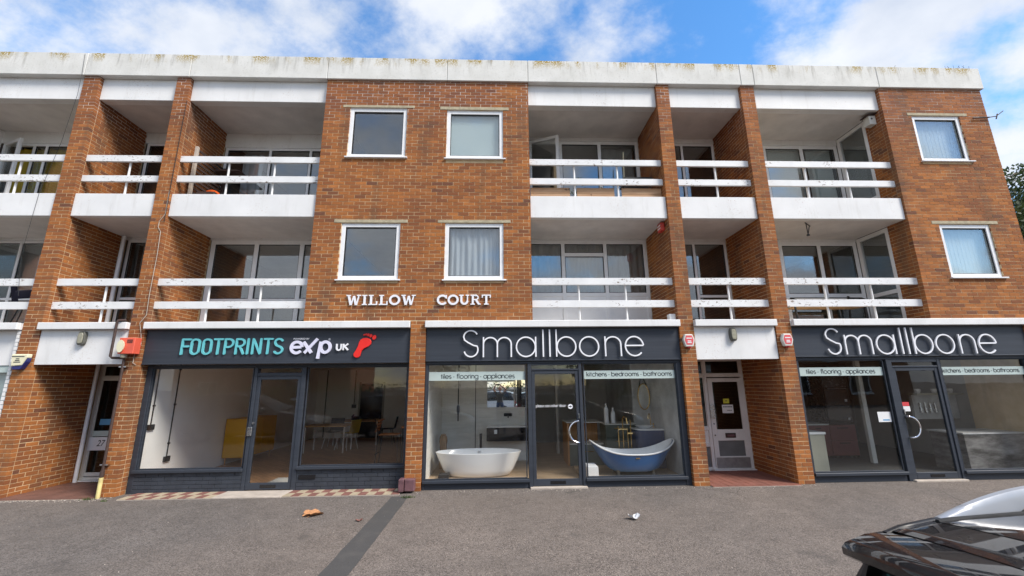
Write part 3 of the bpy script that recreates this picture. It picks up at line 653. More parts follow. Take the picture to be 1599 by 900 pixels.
# door screen of the left entrance with the number plate
ws = window(bld, 'entrance_screen', -8.53, -6.945, .03, 2.395, YB, (-7.55,), {0: [.12, 2.06], 1: [.12, 2.06]}, fw=.075, fm='off_white', gm='dark_glass')
np_ = solid(ws, 'number_plate', 'paper', -8.475, -7.90, YB-.006, YB+.01, .60, .86); text('number', '27', 'dark_print', np_, -8.30, YB-.0085, .68, .125, .17, shear=.25, bold=.008)
solid(ws, 'letter_box', 'band_film', -8.42, -8.05, YB-.004, YB+.01, .875, .985); solid(ws, 'sticker', 'blue_paper', -8.34, -8.05, YB+.012, YB+.015, 1.10, 1.22, bevel=0)
bx(-8.54, -7.4, YB-.09, YB, .0, .028).build('threshold', 'white_paint', bld, bevel=.004)
# tiled entrance floors: each tile a piece
def tiles(name, x0, x1, y0, y1, w_, d_, z, mats, herring=False):
    f = tag(bx(x0, x1, y0, y1, -.3, z-.008).build(name, 'concrete', None), kind='structure'); mes = {}
    ny = int(round((y1-y0)/d_)); nx = int(round((x1-x0)/w_)); dw, dd = (x1-x0)/nx, (y1-y0)/ny
    for j in range(ny):
        for i in range(nx):
            mt = mats[(i+j) % len(mats)] if len(mats) > 1 else mats[0]
            if mt not in mes:
                me = bx(-dw/2+.003, dw/2-.003, -dd/2+.003, dd/2-.003, 0, .01).mesh('tile', .002); me.materials.append(M[mt]); mes[mt] = me
            place('tile', mes[mt], Vector((x0+(i+.5)*dw, y0+(j+.5)*dd, z-.0085+jit(.0012))), f)
    return f
tiles('entrance_paving', 3.895, 5.545, -.10, 1.26, .152, .152, .014, ['red_quarry']); tiles('entrance_paving', -8.70, -6.945, -.12, 1.27, .19, .105, .014, ['brown_quarry'])
tiles('step_tiles', -6.42, -4.86, -.235, .20, .147, .2, .018, ['cream_tile', 'red_tile']); tiles('step_tiles', -3.69, -1.70, -.225, .20, .147, .2, .018, ['cream_tile', 'red_tile'])
struct('door_step', bx(-4.855, -3.695, -.24, .21, -.3, .022), 'concrete', bevel=.006)
struct('door_step', bx(.60, 1.64, .0, .10, -.3, .028), 'concrete', bevel=.006); struct('door_step', bx(7.80, 8.82, .0, .10, -.3, .028), 'concrete', bevel=.006)

# ------------------------------------------------------------------ lettering drawn as strokes (x-height 1)
def g_o(): return ([arc(.5, .5, .5, .5, 0, 360, 28)[:-1]], 1.0)
def _r(cx=.5): return arc(cx, .5, .5, .5, 0, 360, 24)[:-1]
GL = {
 'o': ([('c', _r())], 1.), 'a': ([('c', _r()), [(1, 0), (1, 1)]], 1.), 'b': ([('c', _r()), [(0, 0), (0, 1.5)]], 1.), 'd': ([('c', _r()), [(1, 0), (1, 1.5)]], 1.),
 'p': ([('c', _r()), [(0, -.5), (0, 1)]], 1.), 'g': ([('c', _r()), [(1, 1), (1, -.1)]+arc(.55, -.1, .45, .38, 0, -150, 8)], 1.),
 'c': ([arc(.5, .5, .5, .5, 50, 310, 18)], .85), 'e': ([[(.02, .5), (.98, .5)]+arc(.5, .5, .5, .5, 0, 318, 22)], 1.),
 'n': ([[(0, 0), (0, 1)], [(0, .55)]+arc(.36, .6, .36, .4, 170, 0, 10)+[(.72, 0)]], .72), 'h': ([[(0, 0), (0, 1.5)], [(0, .55)]+arc(.36, .6, .36, .4, 170, 0, 10)+[(.72, 0)]], .72),
 'm': ([[(0, 0), (0, 1)], [(0, .6)]+arc(.34, .66, .34, .34, 170, 0, 10)+[(.68, 0)], [(.68, .6)]+arc(1.02, .66, .34, .34, 170, 0, 10)+[(1.36, 0)]], 1.36),
 'r': ([[(0, 0), (0, 1)], [(0, .55)]+arc(.36, .6, .36, .4, 170, 60, 6)], .5), 'i': ([[(0, 0), (0, 1)], [(0, 1.28), (0, 1.4)]], .08), 'l': ([[(0, 0), (0, 1.5)]], .08),
 't': ([[(.2, 0), (.2, 1.35)], [(0, .98), (.42, .98)]], .42), 'f': ([[(.18, 0), (.18, 1.2)]+arc(.42, 1.2, .24, .27, 180, 70, 6), [(0, .98), (.45, .98)]], .45),
 'k': ([[(0, 0), (0, 1.5)], [(0, .42), (.6, 1)], [(.2, .60), (.66, 0)]], .66), 'u': ([[(0, 1), (0, .4)]+arc(.36, .4, .36, .4, 180, 360, 10)+[(.72, 1)]], .72),
 's': ([arc(.28, .755, .25, .245, 40, 250, 9)+arc(.28, .255, .27, .255, 80, -150, 10)], .56), '.': ([[(0, .45), (0, .6)]], .12), ' ': ([], .3),
}
def stroke_text(mb, txt, x, z, xh, width, wd, y0, y1, par=None):
    adv = .24; tot = 0; 
    for ch in txt: tot += GL[ch][1]+adv
    tot -= adv; k = width/tot; u = x
    for ch in txt:
        n = 0
        for st in GL[ch][0]:
            cl = isinstance(st, tuple); p = st[1] if cl else st
            mb.ribbon([(u+a_*k, z+b_*k*.95) for a_, b_ in p], wd*(2 if ch == '.' else 1), y0-n*.0003, y1, closed=cl); n += 1
        if par and mb.v: mb.build('letter', 'dark_print', par); mb = MB()
        u += (GL[ch][1]+adv)*k
    return mb
def letter(parent, strokes, wd, y0, y1, mat, cap=False):
    mb = MB()
    for n, st in enumerate(strokes):
        cl = isinstance(st, tuple); mb.ribbon(st[1] if cl else st, wd, y0-n*.0006, y1, closed=cl, cap=cap and not cl)
    return mb.build('letter', mat, parent)

# ------------------------------------------------------------------ shopfronts
def shopfront(label, x0, x1, Y, fz, fy, wins, posts, leaf, base, riser=None, transom=(2.135, 2.205)):
    s = thing('shopfront', label, 'shopfront', ((x0+x1)/2, Y, 0), 'shopfronts along the ground floor')
    fb = bx(x0, x1, fy, fy+.10, fz[0], fz[1]).build('fascia_board', 'shop_paint', s, bevel=.003)
    for z in (fz[0]+.012, fz[1]-.02): bx(x0+.001, x1-.001, fy-.018, fy-.001, z-.010, z+.010).build('fascia_trim', 'shop_paint', fb, bevel=.003)
    zt = wins[0][3]
    fr = MB()                                                     # head, jambs, posts
    fr.box(x0, x1, Y-.02, Y+.09, zt, fz[0]-.001)
    fr.box(x0, wins[0][0], Y-.02, Y+.09, 0.0, zt-.001); fr.box(wins[-1][1], x1, Y-.02, Y+.09, 0., zt-.001)
    for p in posts: fr.box(p[0], p[1], Y-.03, Y+.09, 0.0, zt-.0015)
    fr.build('frame', 'shop_paint', s, bevel=.004)
    for a_, b_, c_, d_ in wins:
        wo = MB()
        for q in ((a_, b_, c_, c_+.02), (a_, b_, d_-.02, d_), (a_, a_+.02, c_+.02, d_-.02), (b_-.02, b_, c_+.02, d_-.02)): wo.box(q[0]+.001, q[1]-.001, Y+.0, Y+.03, q[2]+.001, q[3]-.001)
        wo = wo.build('shop_window', 'shop_paint', s, bevel=.002)
        bx(a_+.02, b_-.02, Y+.035, Y+.043, c_+.02, d_-.02).build('pane', 'shop_glass', wo)
        bx(a_-.03, b_+.03, Y-.065, Y+.06, c_-.055, c_-.001).build('sill', 'shop_paint', wo, bevel=.006)
    # door
    a_, b_, c_, d_ = leaf; fw = .065
    dr = MB()
    for q in ((a_, a_+fw, c_, d_), (b_-fw, b_, c_, d_), (a_+fw, b_-fw, c_, c_+.115), (a_+fw, b_-fw, d_-.065, d_)): dr.box(q[0], q[1], Y-.012, Y+.035, q[2], q[3])
    dr = dr.build('shop_door', 'shop_paint', s, bevel=.004)
    bx(a_+fw, b_-fw, Y+.01, Y+.018, c_+.115, d_-.065).build('pane', 'shop_glass', dr)
    mid = (a_+b_)/2; bx(mid-.14, mid+.14, Y-.018, Y-.0122, c_+.032, c_+.085).build('letter_slot', 'black_gloss', dr, bevel=.002)
    ps = [p for p in posts]
    tf = MB(); tf.box(ps[0][1], ps[-1][0], Y-.025, Y+.06, d_+.004, transom[0]); tf.box(ps[0][1], ps[-1][0], Y-.025, Y+.06, transom[1], zt-.002)
    tf = tf.build('transom', 'shop_paint', s, bevel=.003); bx(ps[0][1], ps[-1][0], Y+.02, Y+.026, transom[0], transom[1]).build('pane', 'shop_glass', tf)
    for (a_, b_, c_, d_) in wins:
        lo = c_-.057
        if riser:
            rz = bx(a_-.025, b_+.025, Y-.008, Y+.09, 0, lo).build('stall_riser', 'shop_brick_paint', s); mes = {}
            n = int(round(lo/.075)); h = lo/n; per = int((b_-a_+.05)/.225)
            for j in range(n):
                xs = [a_-.024]; u = a_-.025+(.1125 if j % 2 else .225)
                while u < b_-.03: xs.append(u); u += .225
                xs.append(b_+.024)
                for i in range(len(xs)-1):
                    w_ = round(xs[i+1]-xs[i], 3)
                    if w_ < .02: continue
                    if w_ not in mes:
                        me = bx(-w_/2+.003, w_/2-.003, -.012, .03, .0035, h-.0035).mesh('brick', .003); me.materials.append(M['shop_brick_paint']); mes[w_] = me
                    place('brick', mes[w_], Vector(((xs[i]+xs[i+1])/2, Y-.006+jit(.0012), j*h)), rz)
        else: bx(a_-.025, b_+.025, Y-.005, Y+.09, 0, lo).build('plinth', 'shop_paint', s, bevel=.003)
    return s, fb, dr
S1, fb1, dr1 = shopfront('dark blue shopfront with teal lettering and a red footprint on its board', -6.642, -1.672, .23, (2.27, 2.928), .055,
    [(-6.545, -4.66, .40, 2.215), (-3.64, -1.735, .42, 2.215)], [(-4.635, -4.575), (-3.745, -3.665)], (-4.573, -3.747, .03, 2.045), 0, True, (2.11, 2.19))
S2, fb2, dr2 = shopfront('dark shopfront with white lettering showing a white bath and a blue bath', -1.369, 3.594, .10, (2.285, 2.928), .045,
    [(-1.325, .555, .165, 2.235), (1.66, 3.49, .165, 2.235)], [(.585, .655), (1.572, 1.63)], (.658, 1.569, .035, 2.10), .13)
S3, fb3, dr3 = shopfront('dark shopfront with white lettering beyond the right entrance, dark kitchen inside', 5.866, 10.744, .10, (2.315, 2.928), .045,
    [(5.95, 7.70, .175, 2.262), (8.87, 10.65, .175, 2.262)], [(7.735, 7.845), (8.785, 8.84)], (7.848, 8.782, .035, 2.10), .13)
bx(-3.62, -3.32, .195, .2215, .20, .275).build('air_vent', 'black_gloss', S1, bevel=.004)
q = bx(-4.63, -4.545, .17, .217, .965, 1.12).build('lock_case', 'steel', dr1, bevel=.006); MB().lathe([(.022, 0), (.022, .02)], (-4.545, .195, 1.19), 12, 'y').build('lock_cylinder', 'steel', dr1)
for dr, x, sg in ((dr2, 1.535, -1), (dr3, 7.905, 1)):
    pts = [(x+sg*.165*math.sin(t_*PI/14)*1.0, .02 if 0 < t_ < 14 else .085, 1.165-.385*(t_/14)) for t_ in range(15)]
    pts = [(x+sg*.01, .085, 1.17)]+[(x+sg*(.02+.175*math.sin(t_*PI/14)), .012, .975+.19*math.cos(t_*PI/14)) for t_ in range(15)]+[(x+sg*.01, .085, .78)]
    MB().tube(pts, .0155, 10).build('pull_handle', 'chrome', dr, smooth=50); bx(x+.0, x+.02, .07, .088, 1.21, 1.30).build('lock', 'steel', dr)
# window films with print
def film(s, x0, x1, y, z0, z1, txt, tx0, tx1, zb, xh):
    f = bx(x0, x1, y, y+.0015, z0, z1).build('window_film', 'band_film', s)
    stroke_text(MB(), txt, tx0, zb, xh, tx1-tx0, .0125, y-.0022, y-.0006, f)
film(S2, -1.304, .534, .127, 1.928, 2.092, 'tiles . flooring . appliances', -1.075, .335, 1.966, .072); film(S2, 1.681, 3.469, .127, 1.935, 2.092, 'kitchens . bedrooms . bathrooms', 1.74, 3.41, 1.985, .072)
film(S3, 5.971, 7.679, .127, 1.952, 2.115, 'tiles . flooring . appliances', 6.115, 7.52, 1.995, .072); film(S3, 8.891, 10.629, .127, 1.944, 2.105, 'kitchens . bedrooms . bathrooms', 8.92, 10.52, 1.995, .072)
text('door_lettering', 'please use other door', 'white_letter', dr2, .735, .104, 1.398, .080, .575)
q = MB().lathe([(.045, 0), (.045, .001)], (1.392, .104, 1.426), 24, 'y').build('arrow_disc', 'white_letter', dr2); MB().poly([(1.36, 1.418), (1.392, 1.418), (1.392, 1.405), (1.424, 1.426), (1.392, 1.447), (1.392, 1.434), (1.36, 1.434)], .1025, .1038).build('arrow', 'dark_print', q)
solid(S3, 'notice', 'paper', 7.41, 7.67, .130, .132, 1.065, 1.255, bevel=0); solid(S3, 'notice_print', 'blue_paper', 7.50, 7.63, .1285, .1296, 1.09, 1.115, bevel=0)
solid(dr3, 'sticker', 'red_paper', 7.925, 8.06, .104, .106, 1.36, 1.435, bevel=0); solid(dr3, 'sticker', 'paper', 7.93, 8.065, .104, .106, 1.26, 1.355, bevel=0)
# main sign letters
SB = {'S': [arc(-.508, 2.748, .135, .122, 25, 180, 10)+[(-.625, 2.69), (-.56, 2.643), (-.45, 2.585)]+arc(-.500, 2.505, .133, .135, 30, -165, 12)],
      'm': [[(-.262, 2.36), (-.262, 2.745)], [(-.262, 2.60)]+arc(-.128, 2.61, .134, .125, 178, 0, 12)+[(.006, 2.36)], [(.006, 2.60)]+arc(.140, 2.61, .134, .125, 178, 0, 12)+[(.274, 2.36)]],
      'a': [('c', arc(.557, 2.553, .183, .186, 0, 360, 36)[:-1]), [(.748, 2.36), (.748, 2.745)]], 'l': [[(.893, 2.36), (.893, 2.885)]], 'L': [[(1.022, 2.36), (1.022, 2.885)]],
      'b': [[(1.150, 2.36), (1.150, 2.885)], ('c', arc(1.345, 2.553, .183, .186, 0, 360, 36)[:-1])], 'o': [('c', arc(1.788, 2.553, .186, .186, 0, 360, 36)[:-1])],
      'n': [[(2.105, 2.36), (2.105, 2.745)], [(2.105, 2.58)]+arc(2.258, 2.595, .153, .142, 178, 0, 12)+[(2.411, 2.36)]], 'e': [[(2.503, 2.565), (2.852, 2.565)], arc(2.677, 2.553, .178, .186, 4, 318, 30)]}
for nm, fb, off, lab in (('shop_sign', fb2, 0, 'thin white raised letters over the two baths'), ('shop_sign', fb3, 7.18, 'thin white raised letters over the dark kitchen shop')):
    sg = thing(nm, lab, 'sign', (1.1+off, .03, 2.36), 'signs made of thin white letters')
    for ch, st in SB.items():
        st = [(('c', [(p[0]+off, p[1]) for p in s_[1]]) if isinstance(s_, tuple) else [(p[0]+off, p[1]) for p in s_]) for s_ in st]
        letter(sg, st, .026, -.005, .018, 'white_letter'); 
    for xx in (-.5, .14, .557, .893, 1.022, 1.345, 1.788, 2.25, 2.677): MB().tube([(xx+off, .017, 2.375 if xx not in (.14, 2.25) else 2.73), (xx+off, .046, 2.375 if xx not in (.14, 2.25) else 2.73)], .006, 6).build('standoff', 'steel', sg)
# teal word, white word, footprint
sg = thing('shop_sign', 'teal and white raised letters with a red footprint on the left shop board', 'sign', (-4.2, .03, 2.46))
Hh = .275; zb = 2.462
def it(pts, x): return [(x+p[0]+p[1]*Hh*.02, zb+p[1]*Hh) for p in pts]
def oo(w_): r_ = w_/2; return arc(r_, .78, r_, .22, 0, 180, 8)+arc(r_, .22, r_, .22, 180, 360, 8)
FP = [('F', [[(0, 0), (0, 1)], [(0, 1), (.125, 1)], [(0, .52), (.105, .52)]], .15), ('O', [('c', oo(.125))], .19), ('O', [('c', oo(.125))], .175), ('T', [[(.065, 0), (.065, 1)], [(0, 1), (.13, 1)]], .178),
      ('P', [[(0, 0), (0, 1)], [(0, 1), (.06, 1)]+arc(.06, .73, .068, .27, 80, -80, 8)+[(.06, .46), (0, .46)]], .182), ('R', [[(0, 0), (0, 1)], [(0, 1), (.06, 1)]+arc(.06, .75, .068, .25, 80, -80, 8)+[(.06, .50), (0, .50)], [(.06, .5), (.125, 0)]], .187), ('I', [[(0, 0), (0, 1)]], .082),
      ('N', [[(0, 0), (0, 1)], [(0, 1), (.125, 0)], [(.125, 0), (.125, 1)]], .18), ('T', [[(.065, 0), (.065, 1)], [(0, 1), (.13, 1)]], .175), ('S', [arc(.065, .76, .062, .24, 30, 200, 8)+[(.03, .56), (.10, .44)]+arc(.065, .24, .066, .24, 20, -150, 8)], .1)]
x = -5.945; k = (1.875-.045)/1.60
for ch, st, adv in FP:
    st = [(('c', it([(p[0]*k, p[1]) for p in s_[1]], x)) if isinstance(s_, tuple) else it([(p[0]*k, p[1]) for p in s_], x)) for s_ in st]
    letter(sg, st, .036, .022, .052, 'teal_letter', True); x += adv*k
letter(sg, [[(-3.90, 2.572), (-3.725, 2.580)], arc(-3.812, 2.572, .103, .105, 3, 318, 24)], .052, .022, .052, 'lilac_letter')
letter(sg, [[(-3.66, 2.465), (-3.432, 2.735)], [(-3.69, 2.675), (-3.53, 2.465)]], .055, .022, .052, 'lilac_letter')
letter(sg, [[(-3.405, 2.358), (-3.365, 2.68)], ('c', arc(-3.275, 2.575, .088, .10, 0, 360, 28)[:-1])], .055, .022, .052, 'lilac_letter')
text('letter', 'POWERED BY', 'white_letter', sg, -3.895, .049, 2.722, .032, .30, bold=.02); text('letter', '®', 'white_letter', sg, -3.235, .049, 2.705, .04)
for s_, x in (('U', -3.062), ('K', -2.935)):
    st = [[(x, 2.635), (x, 2.56)]+arc(x+.042, 2.558, .042, .043, 180, 360, 8)+[(x+.084, 2.635)]] if s_ == 'U' else [[(x, 2.515), (x, 2.635)], [(x, 2.565), (x+.085, 2.635)], [(x+.025, 2.585), (x+.09, 2.515)]]
    letter(sg, st, .027, .022, .052, 'white_letter')
ft = [(-2.735, 2.445), (-2.728, 2.40), (-2.69, 2.372), (-2.64, 2.374), (-2.61, 2.40), (-2.60, 2.45), (-2.585, 2.50), (-2.545, 2.545), (-2.46, 2.585), (-2.42, 2.625), (-2.412, 2.675), (-2.44, 2.725), (-2.50, 2.745), (-2.57, 2.74), (-2.62, 2.71), (-2.645, 2.66), (-2.66, 2.59), (-2.69, 2.52)]
MB().poly(ft, .022, .052).build('footprint', 'red_letter', sg, bevel=.004)
for cx, cz, r_ in ((-2.362, 2.755, .045), (-2.428, 2.787, .034), (-2.478, 2.806, .029), (-2.520, 2.812, .022), (-2.558, 2.806, .018)):
    MB().poly([(cx+r_*.8*math.cos(2*PI*i/14)+.15*r_*math.sin(2*PI*i/14), cz+r_*math.sin(2*PI*i/14)) for i in range(14)], .022, .052).build('toe', 'red_letter', sg, bevel=.002)
# slab serif name on the wall
sg = thing('wall_sign', 'white slab serif capitals on the brick wall above the shops', 'sign', (-1.5, -.02, 3.375))
z0, z1 = 3.378, 3.578; zh = z1-z0; YW = (-.030, -.006)
def serif(parent, heavy, thin, serifs):
    mb = MB(); n = 0
    for st in heavy: mb.ribbon(st[1] if isinstance(st, tuple) else st, .040, YW[0]-n*.0005, YW[1], isinstance(st, tuple)); n += 1
    for st in thin: mb.ribbon(st, .024, YW[0]-n*.0005, YW[1]); n += 1
    for a_, b_, z in serifs: mb.box(a_, b_, YW[0]-n*.0005, YW[1], z, z+.022); n += 1
    mb.build('letter', 'white_letter', parent)
t_, b_ = z1-.022, z0
def LW(x): serif(sg, [[(x+.035, z1-.01), (x+.085, z0)], [(x+.135, z1-.02), (x+.185, z0)]], [[(x+.135, z1-.02), (x+.090, z0)], [(x+.235, z1-.01), (x+.19, z0)]], [(x-.005, x+.075, t_), (x+.195, x+.272, t_)])
def LI(x): serif(sg, [[(x+.045, z0), (x+.045, z1)]], [], [(x, x+.09, t_), (x, x+.09, b_)])
def LL(x): serif(sg, [[(x+.045, z0), (x+.045, z1)]], [[(x+.155, z0+.01), (x+.155, z0+.075)]], [(x, x+.09, t_), (x, x+.165, b_)])
def LO(x): serif(sg, [('c', arc(x+.105, z0+zh/2, .088, zh/2-.016, 0, 360, 28)[:-1])], [], [])
def LC(x): serif(sg, [arc(x+.105, z0+zh/2, .088, zh/2-.016, 38, 322, 22)], [[(x+.18, z1-.005), (x+.18, z1-.075)]], [])
def LU(x): serif(sg, [[(x+.045, z1), (x+.045, z0+.075)]+arc(x+.105, z0+.08, .06, .062, 180, 360, 10)[1:]], [[(x+.165, z0+.08), (x+.165, z1)]], [(x, x+.09, t_), (x+.13, x+.20, t_)])
def LR(x): serif(sg, [[(x+.045, z0), (x+.045, z1)], [(x+.11, z0+.095), (x+.165, z0+.01)]], [[(x+.045, z1-.012), (x+.10, z1-.012)]+arc(x+.10, z1-.055, .05, .043, 90, -90, 8)+[(x+.045, z0+.10)]], [(x, x+.09, t_-.0005), (x, x+.085, b_), (x+.15, x+.20, b_)])
def LT(x): serif(sg, [[(x+.09, z0), (x+.09, z1)]], [[(x+.012, z1), (x+.012, z1-.06)], [(x+.168, z1), (x+.168, z1-.06)]], [(x, x+.18, t_), (x+.045, x+.135, b_)])
for f_, x in ((LW, -2.925), (LI, -2.625), (LL, -2.50), (LL, -2.30), (LO, -2.105), (LW, -1.865), (LC, -1.175), (LO, -.965), (LU, -.745), (LR, -.52), (LT, -.30)): f_(x)

# ------------------------------------------------------------------ fixtures on the walls
def alarm_hex(x, z, lab):
    g = thing('alarm_box', lab, 'alarm', (x, 0, z-.12), 'hexagonal alarm boxes')
    hx = [(x-.115, z), (x-.075, z+.115), (x+.075, z+.115), (x+.115, z), (x+.075, z-.13), (x-.075, z-.13)]
    MB().poly(hx, -.085, -.006).build('case', 'off_white', g, bevel=.012); MB().poly([(x+(a_-x)*.74, z+.005+(c_-z)*.72) for a_, c_ in hx], -.089, -.086).build('panel', 'alarm_pink', g)
    q = MB()
    for k, (w_, zz) in enumerate(((.11, .035), (.07, -.02), (.08, -.05))): q.box(x-w_/2, x+w_/2, -.0915, -.0895, z+zz-.010, z+zz+.010)
    q.build('print', 'paper', g); MB().lathe([(.05, 0), (.04, -.03)], (x, -.045, z-.128), 14).build('strobe', 'lens_red', g, smooth=40)
alarm_hex(3.735, 2.655, 'hexagonal red and white alarm box at the white bath shop end pier'); alarm_hex(5.70, 2.655, 'hexagonal red and white alarm box on the pier beside the kitchen shop')
g = thing('alarm_box', 'cream alarm box with dark blue lower edge on the leftmost pier', 'alarm', (-8.72, 0, 2.2))
MB().poly([(-8.86, 2.475), (-8.57, 2.475), (-8.575, 2.42), (-8.65, 2.27), (-8.83, 2.255)], -.10, -.006).build('case', 'alarm_cream', g, bevel=.012); MB().poly([(-8.83, 2.25), (-8.65, 2.265), (-8.575, 2.41), (-8.585, 2.34), (-8.66, 2.20), (-8.80, 2.195)], -.09, -.006).build('lower_edge', 'alarm_blue', g, bevel=.006)
q = MB()
for w_, zz in ((.22, 2.43), (.06, 2.39), (.08, 2.36), (.12, 2.33)): q.box(-8.73-w_/2, -8.73+w_/2, -.1025, -.1005, zz-.008, zz+.008)
q.build('print', 'dark_print', g)
g = thing('alarm_box', 'orange red alarm box with louvres and an oval lamp beside the dark blue board', 'alarm', (-6.8, 0, 2.4))
MB().box(-6.945, -6.665, -.16, -.006, 2.46, 2.755).build('case', 'alarm_orange', g, bevel=.008)
q = MB()
for k in range(4): q.box(-6.80, -6.70, -.165, -.1595, 2.66+k*.018, 2.667+k*.018)
q.build('louvre', 'black_metal', g); MB().lathe([(.115, -.03), (.10, .0)], (-6.882, -.165, 2.60), 20, 'y', .55, 1).build('oval_plate', 'alarm_cream', g, smooth=30); MB().lathe([(.055, 0), (.05, -.06), (.02, -.075)], (-6.87, -.09, 2.458), 14).build('lamp', 'lamp_lens', g, smooth=40)
g = thing('alarm_box', 'small bright red alarm box inside the balcony over the white bath shop', 'alarm', (3.56, .25, 5.0))
bx(3.50, 3.593, .20, .40, 5.02, 5.21).build('case', 'alarm_red', g, bevel=.015); q = bx(3.497, 3.499, .22, .38, 5.13, 5.165).build('print', 'paper', g); bx(3.497, 3.499, .22, .38, 5.07, 5.10).build('print', 'paper', g)
for x, lab in ((4.655, 'oval bulkhead lamp on the white board over the right entrance door'), (-7.755, 'oval bulkhead lamp on the white board over the doorway numbered 27')):
    g = thing('bulkhead_lamp', lab, 'lamp', (x, 0, 2.65), 'bulkhead lamps over the entrances')
    ov = [(x+.068*math.copysign(abs(math.cos(2*PI*i/24))**.6, math.cos(2*PI*i/24)), 2.765+.13*math.copysign(abs(math.sin(2*PI*i/24))**.6, math.sin(2*PI*i/24))) for i in range(24)]
    MB().poly(ov, -.045, .024).build('case', 'lamp_body', g, bevel=.008); MB().poly([(x+(a_-x)*.74, 2.765+(c_-2.765)*.78) for a_, c_ in ov], -.062, -.0455).build('lens', 'lamp_lens', g, bevel=.01)
g = thing('meter_box', 'purple brown meter box at the foot of the middle pier', 'meter box', (-1.6, 0, 0)); bx(-1.735, -1.64, -.17, -.006, .03, .24).build('case', 'meter_box', g, bevel=.012); bx(-1.635, -1.455, -.15, -.006, .035, .235).build('door', 'meter_box', g, bevel=.014); MB().tube([(-1.56, -.08, .04), (-1.56, -.08, -.02)], .02).build('conduit', 'rust_pipe', g)
# pipes and cables
g = thing('drain_pipe', 'dark rusty drain pipe with cream lower end beside doorway 27', 'pipe', (-6.85, -.05, 0))
MB().tube([(-6.99, -.045, 3.10), (-7.08, -.11, 3.085), (-7.095, -.11, 3.05), (-7.095, -.11, 2.42), (-7.07, -.10, 2.395), (-6.90, -.06, 2.39), (-6.885, -.055, 2.35), (-6.885, -.055, .32)], .022, 10).build('pipe', 'rust_pipe', g, smooth=60); MB().tube([(-6.885, -.055, .335), (-6.885, -.055, .0)], .032, 12).build('lower_pipe', 'cream_pipe', g, smooth=60)
for z in (2.22, .53): bx(-6.95, -6.82, -.065, -.004, z, z+.022).build('bracket', 'steel', g, bevel=.002)
MB().tube([(-6.885, -.055, .35), (-6.885, -.055, .45)], .034, 10).build('joint', 'rust_pipe', g, smooth=60)
g = MB().tube([(-8.47, 1.22, 0), (-8.47, 1.22, 2.40)], .035, 10).build('drain_pipe', 'white_plastic', None, smooth=60); tag(g, 'white plastic pipe standing beside the doorway numbered 27', 'pipe')
g = MB().tube([(-8.46, 1.20, SL1), (-8.46, 1.20, 5.22)], .04, 10).build('drain_pipe', 'white_plastic', None, smooth=60); tag(g, 'white plastic pipe on the narrow first floor balcony over doorway 27', 'pipe')
def cable(pts, r_, mat, lab, grp=None): return tag(MB().tube(pts, r_, 6).build('cable', mat, None, smooth=60), lab, 'cable', grp)
cable([(-6.665, -.012, 5.75), (-6.662, -.014, 5.25), (-6.75, -.013, 5.10), (-6.755, -.013, 4.98), (-6.69, -.013, 4.88), (-6.672, -.013, 4.4), (-6.68, -.013, 3.6), (-6.665, -.013, 3.20), (-6.76, -.013, 3.05), (-6.70, -.015, 2.85), (-6.665, -.014, 2.66), (-6.69, -.013, 2.50), (-6.75, -.013, 2.46), (-6.75, -.013, 2.30), (-6.69, -.013, 2.27)], .0055, 'concrete', 'pale cable running down the pier edge past the orange alarm')
cable([(-6.645, -.012, 7.85), (-6.65, -.012, 7.3), (-6.655, -.012, 6.3), (-6.658, -.012, 5.1)], .0055, 'black_metal', 'thin black cable down the upper pier beside the airer balcony')
cable([(-8.94, -.06, 8.95), (-8.90, -.06, 8.43), (-8.93, -.02, 7.95), (-9.1, .06, 6.9), (-9.25, .03, 5.7), (-9.3, .04, 4.4), (-9.2, .08, 3.6)], .0035, 'black_metal', 'loose black cable hanging from the parapet at the left')
# bird box, aerial bracket, hook, roof spikes
g = thing('bird_box', 'small white bird box with brown roof high on the end balcony wall', 'bird box', (8.72, .3, 7.62)); bx(8.64, 8.797, .20, .36, 7.64, 7.86).build('box', 'off_white', g, bevel=.004); MB().obox((8.71, .27, 7.885), Vector((.97, 0, .2)), Vector((0, 1, 0)), Vector((-.2, 0, .97)), .12, .115, .012).build('roof', 'rust_pipe', g); MB().lathe([(.022, 0), (.022, .004)], (8.70, .196, 7.78), 12, 'y').build('hole', 'black_metal', g)
g = thing('wall_bracket', 'rusty aerial bracket sticking out of the top corner of the end wall', 'bracket', (11.2, -.03, 7.6)); MB().tube([(10.85, -.035, 7.665), (11.25, -.035, 7.69)], .016, 6).build('arm', 'rust_pipe', g); MB().tube([(11.25, -.035, 7.69), (11.42, -.035, 7.72), (11.62, -.035, 7.86)], .010, 6).build('rod', 'rust_pipe', g); MB().tube([(11.40, -.035, 7.65), (11.46, -.035, 7.78)], .012, 6).build('clamp', 'rust_pipe', g)
g = thing('hanging_bracket', 'black triangular hanging bracket under the end balcony ceiling', 'bracket', (6.85, .3, 4.95)); MB().tube([(6.72, .25, 5.222), (6.98, .45, 5.222)], .010, 6).build('plate', 'black_metal', g); MB().tube([(6.76, .28, 5.22), (6.80, .32, 4.97), (6.94, .42, 5.22)], .009, 6).build('arms', 'black_metal', g); MB().lathe([(.03, 0), (.03, .03)], (6.80, .32, 4.95), 10).build('hook', 'black_metal', g)
g = thing('bird_spikes', 'wire bird spikes on the parapet near the end of the roof', 'spikes', (10.9, .0, 8.98)); 
for k in range(9):
    x = 10.55+k*.075+jit(.02); MB().tube([(x, -.0, 8.975), (x+jit(.07), jit(.03), 9.05+random.random()*.07)], .003, 4).build('spike', 'black_metal', g)
MB().tube([(9.3, 0, 8.97), (9.36, 0, 9.06)], .004, 4).build('spike', 'black_metal', g)
bx(3.47, 3.592, .10, .24, 3.06, 3.20).build('junction_box', 'white_paint', bld, bevel=.004)

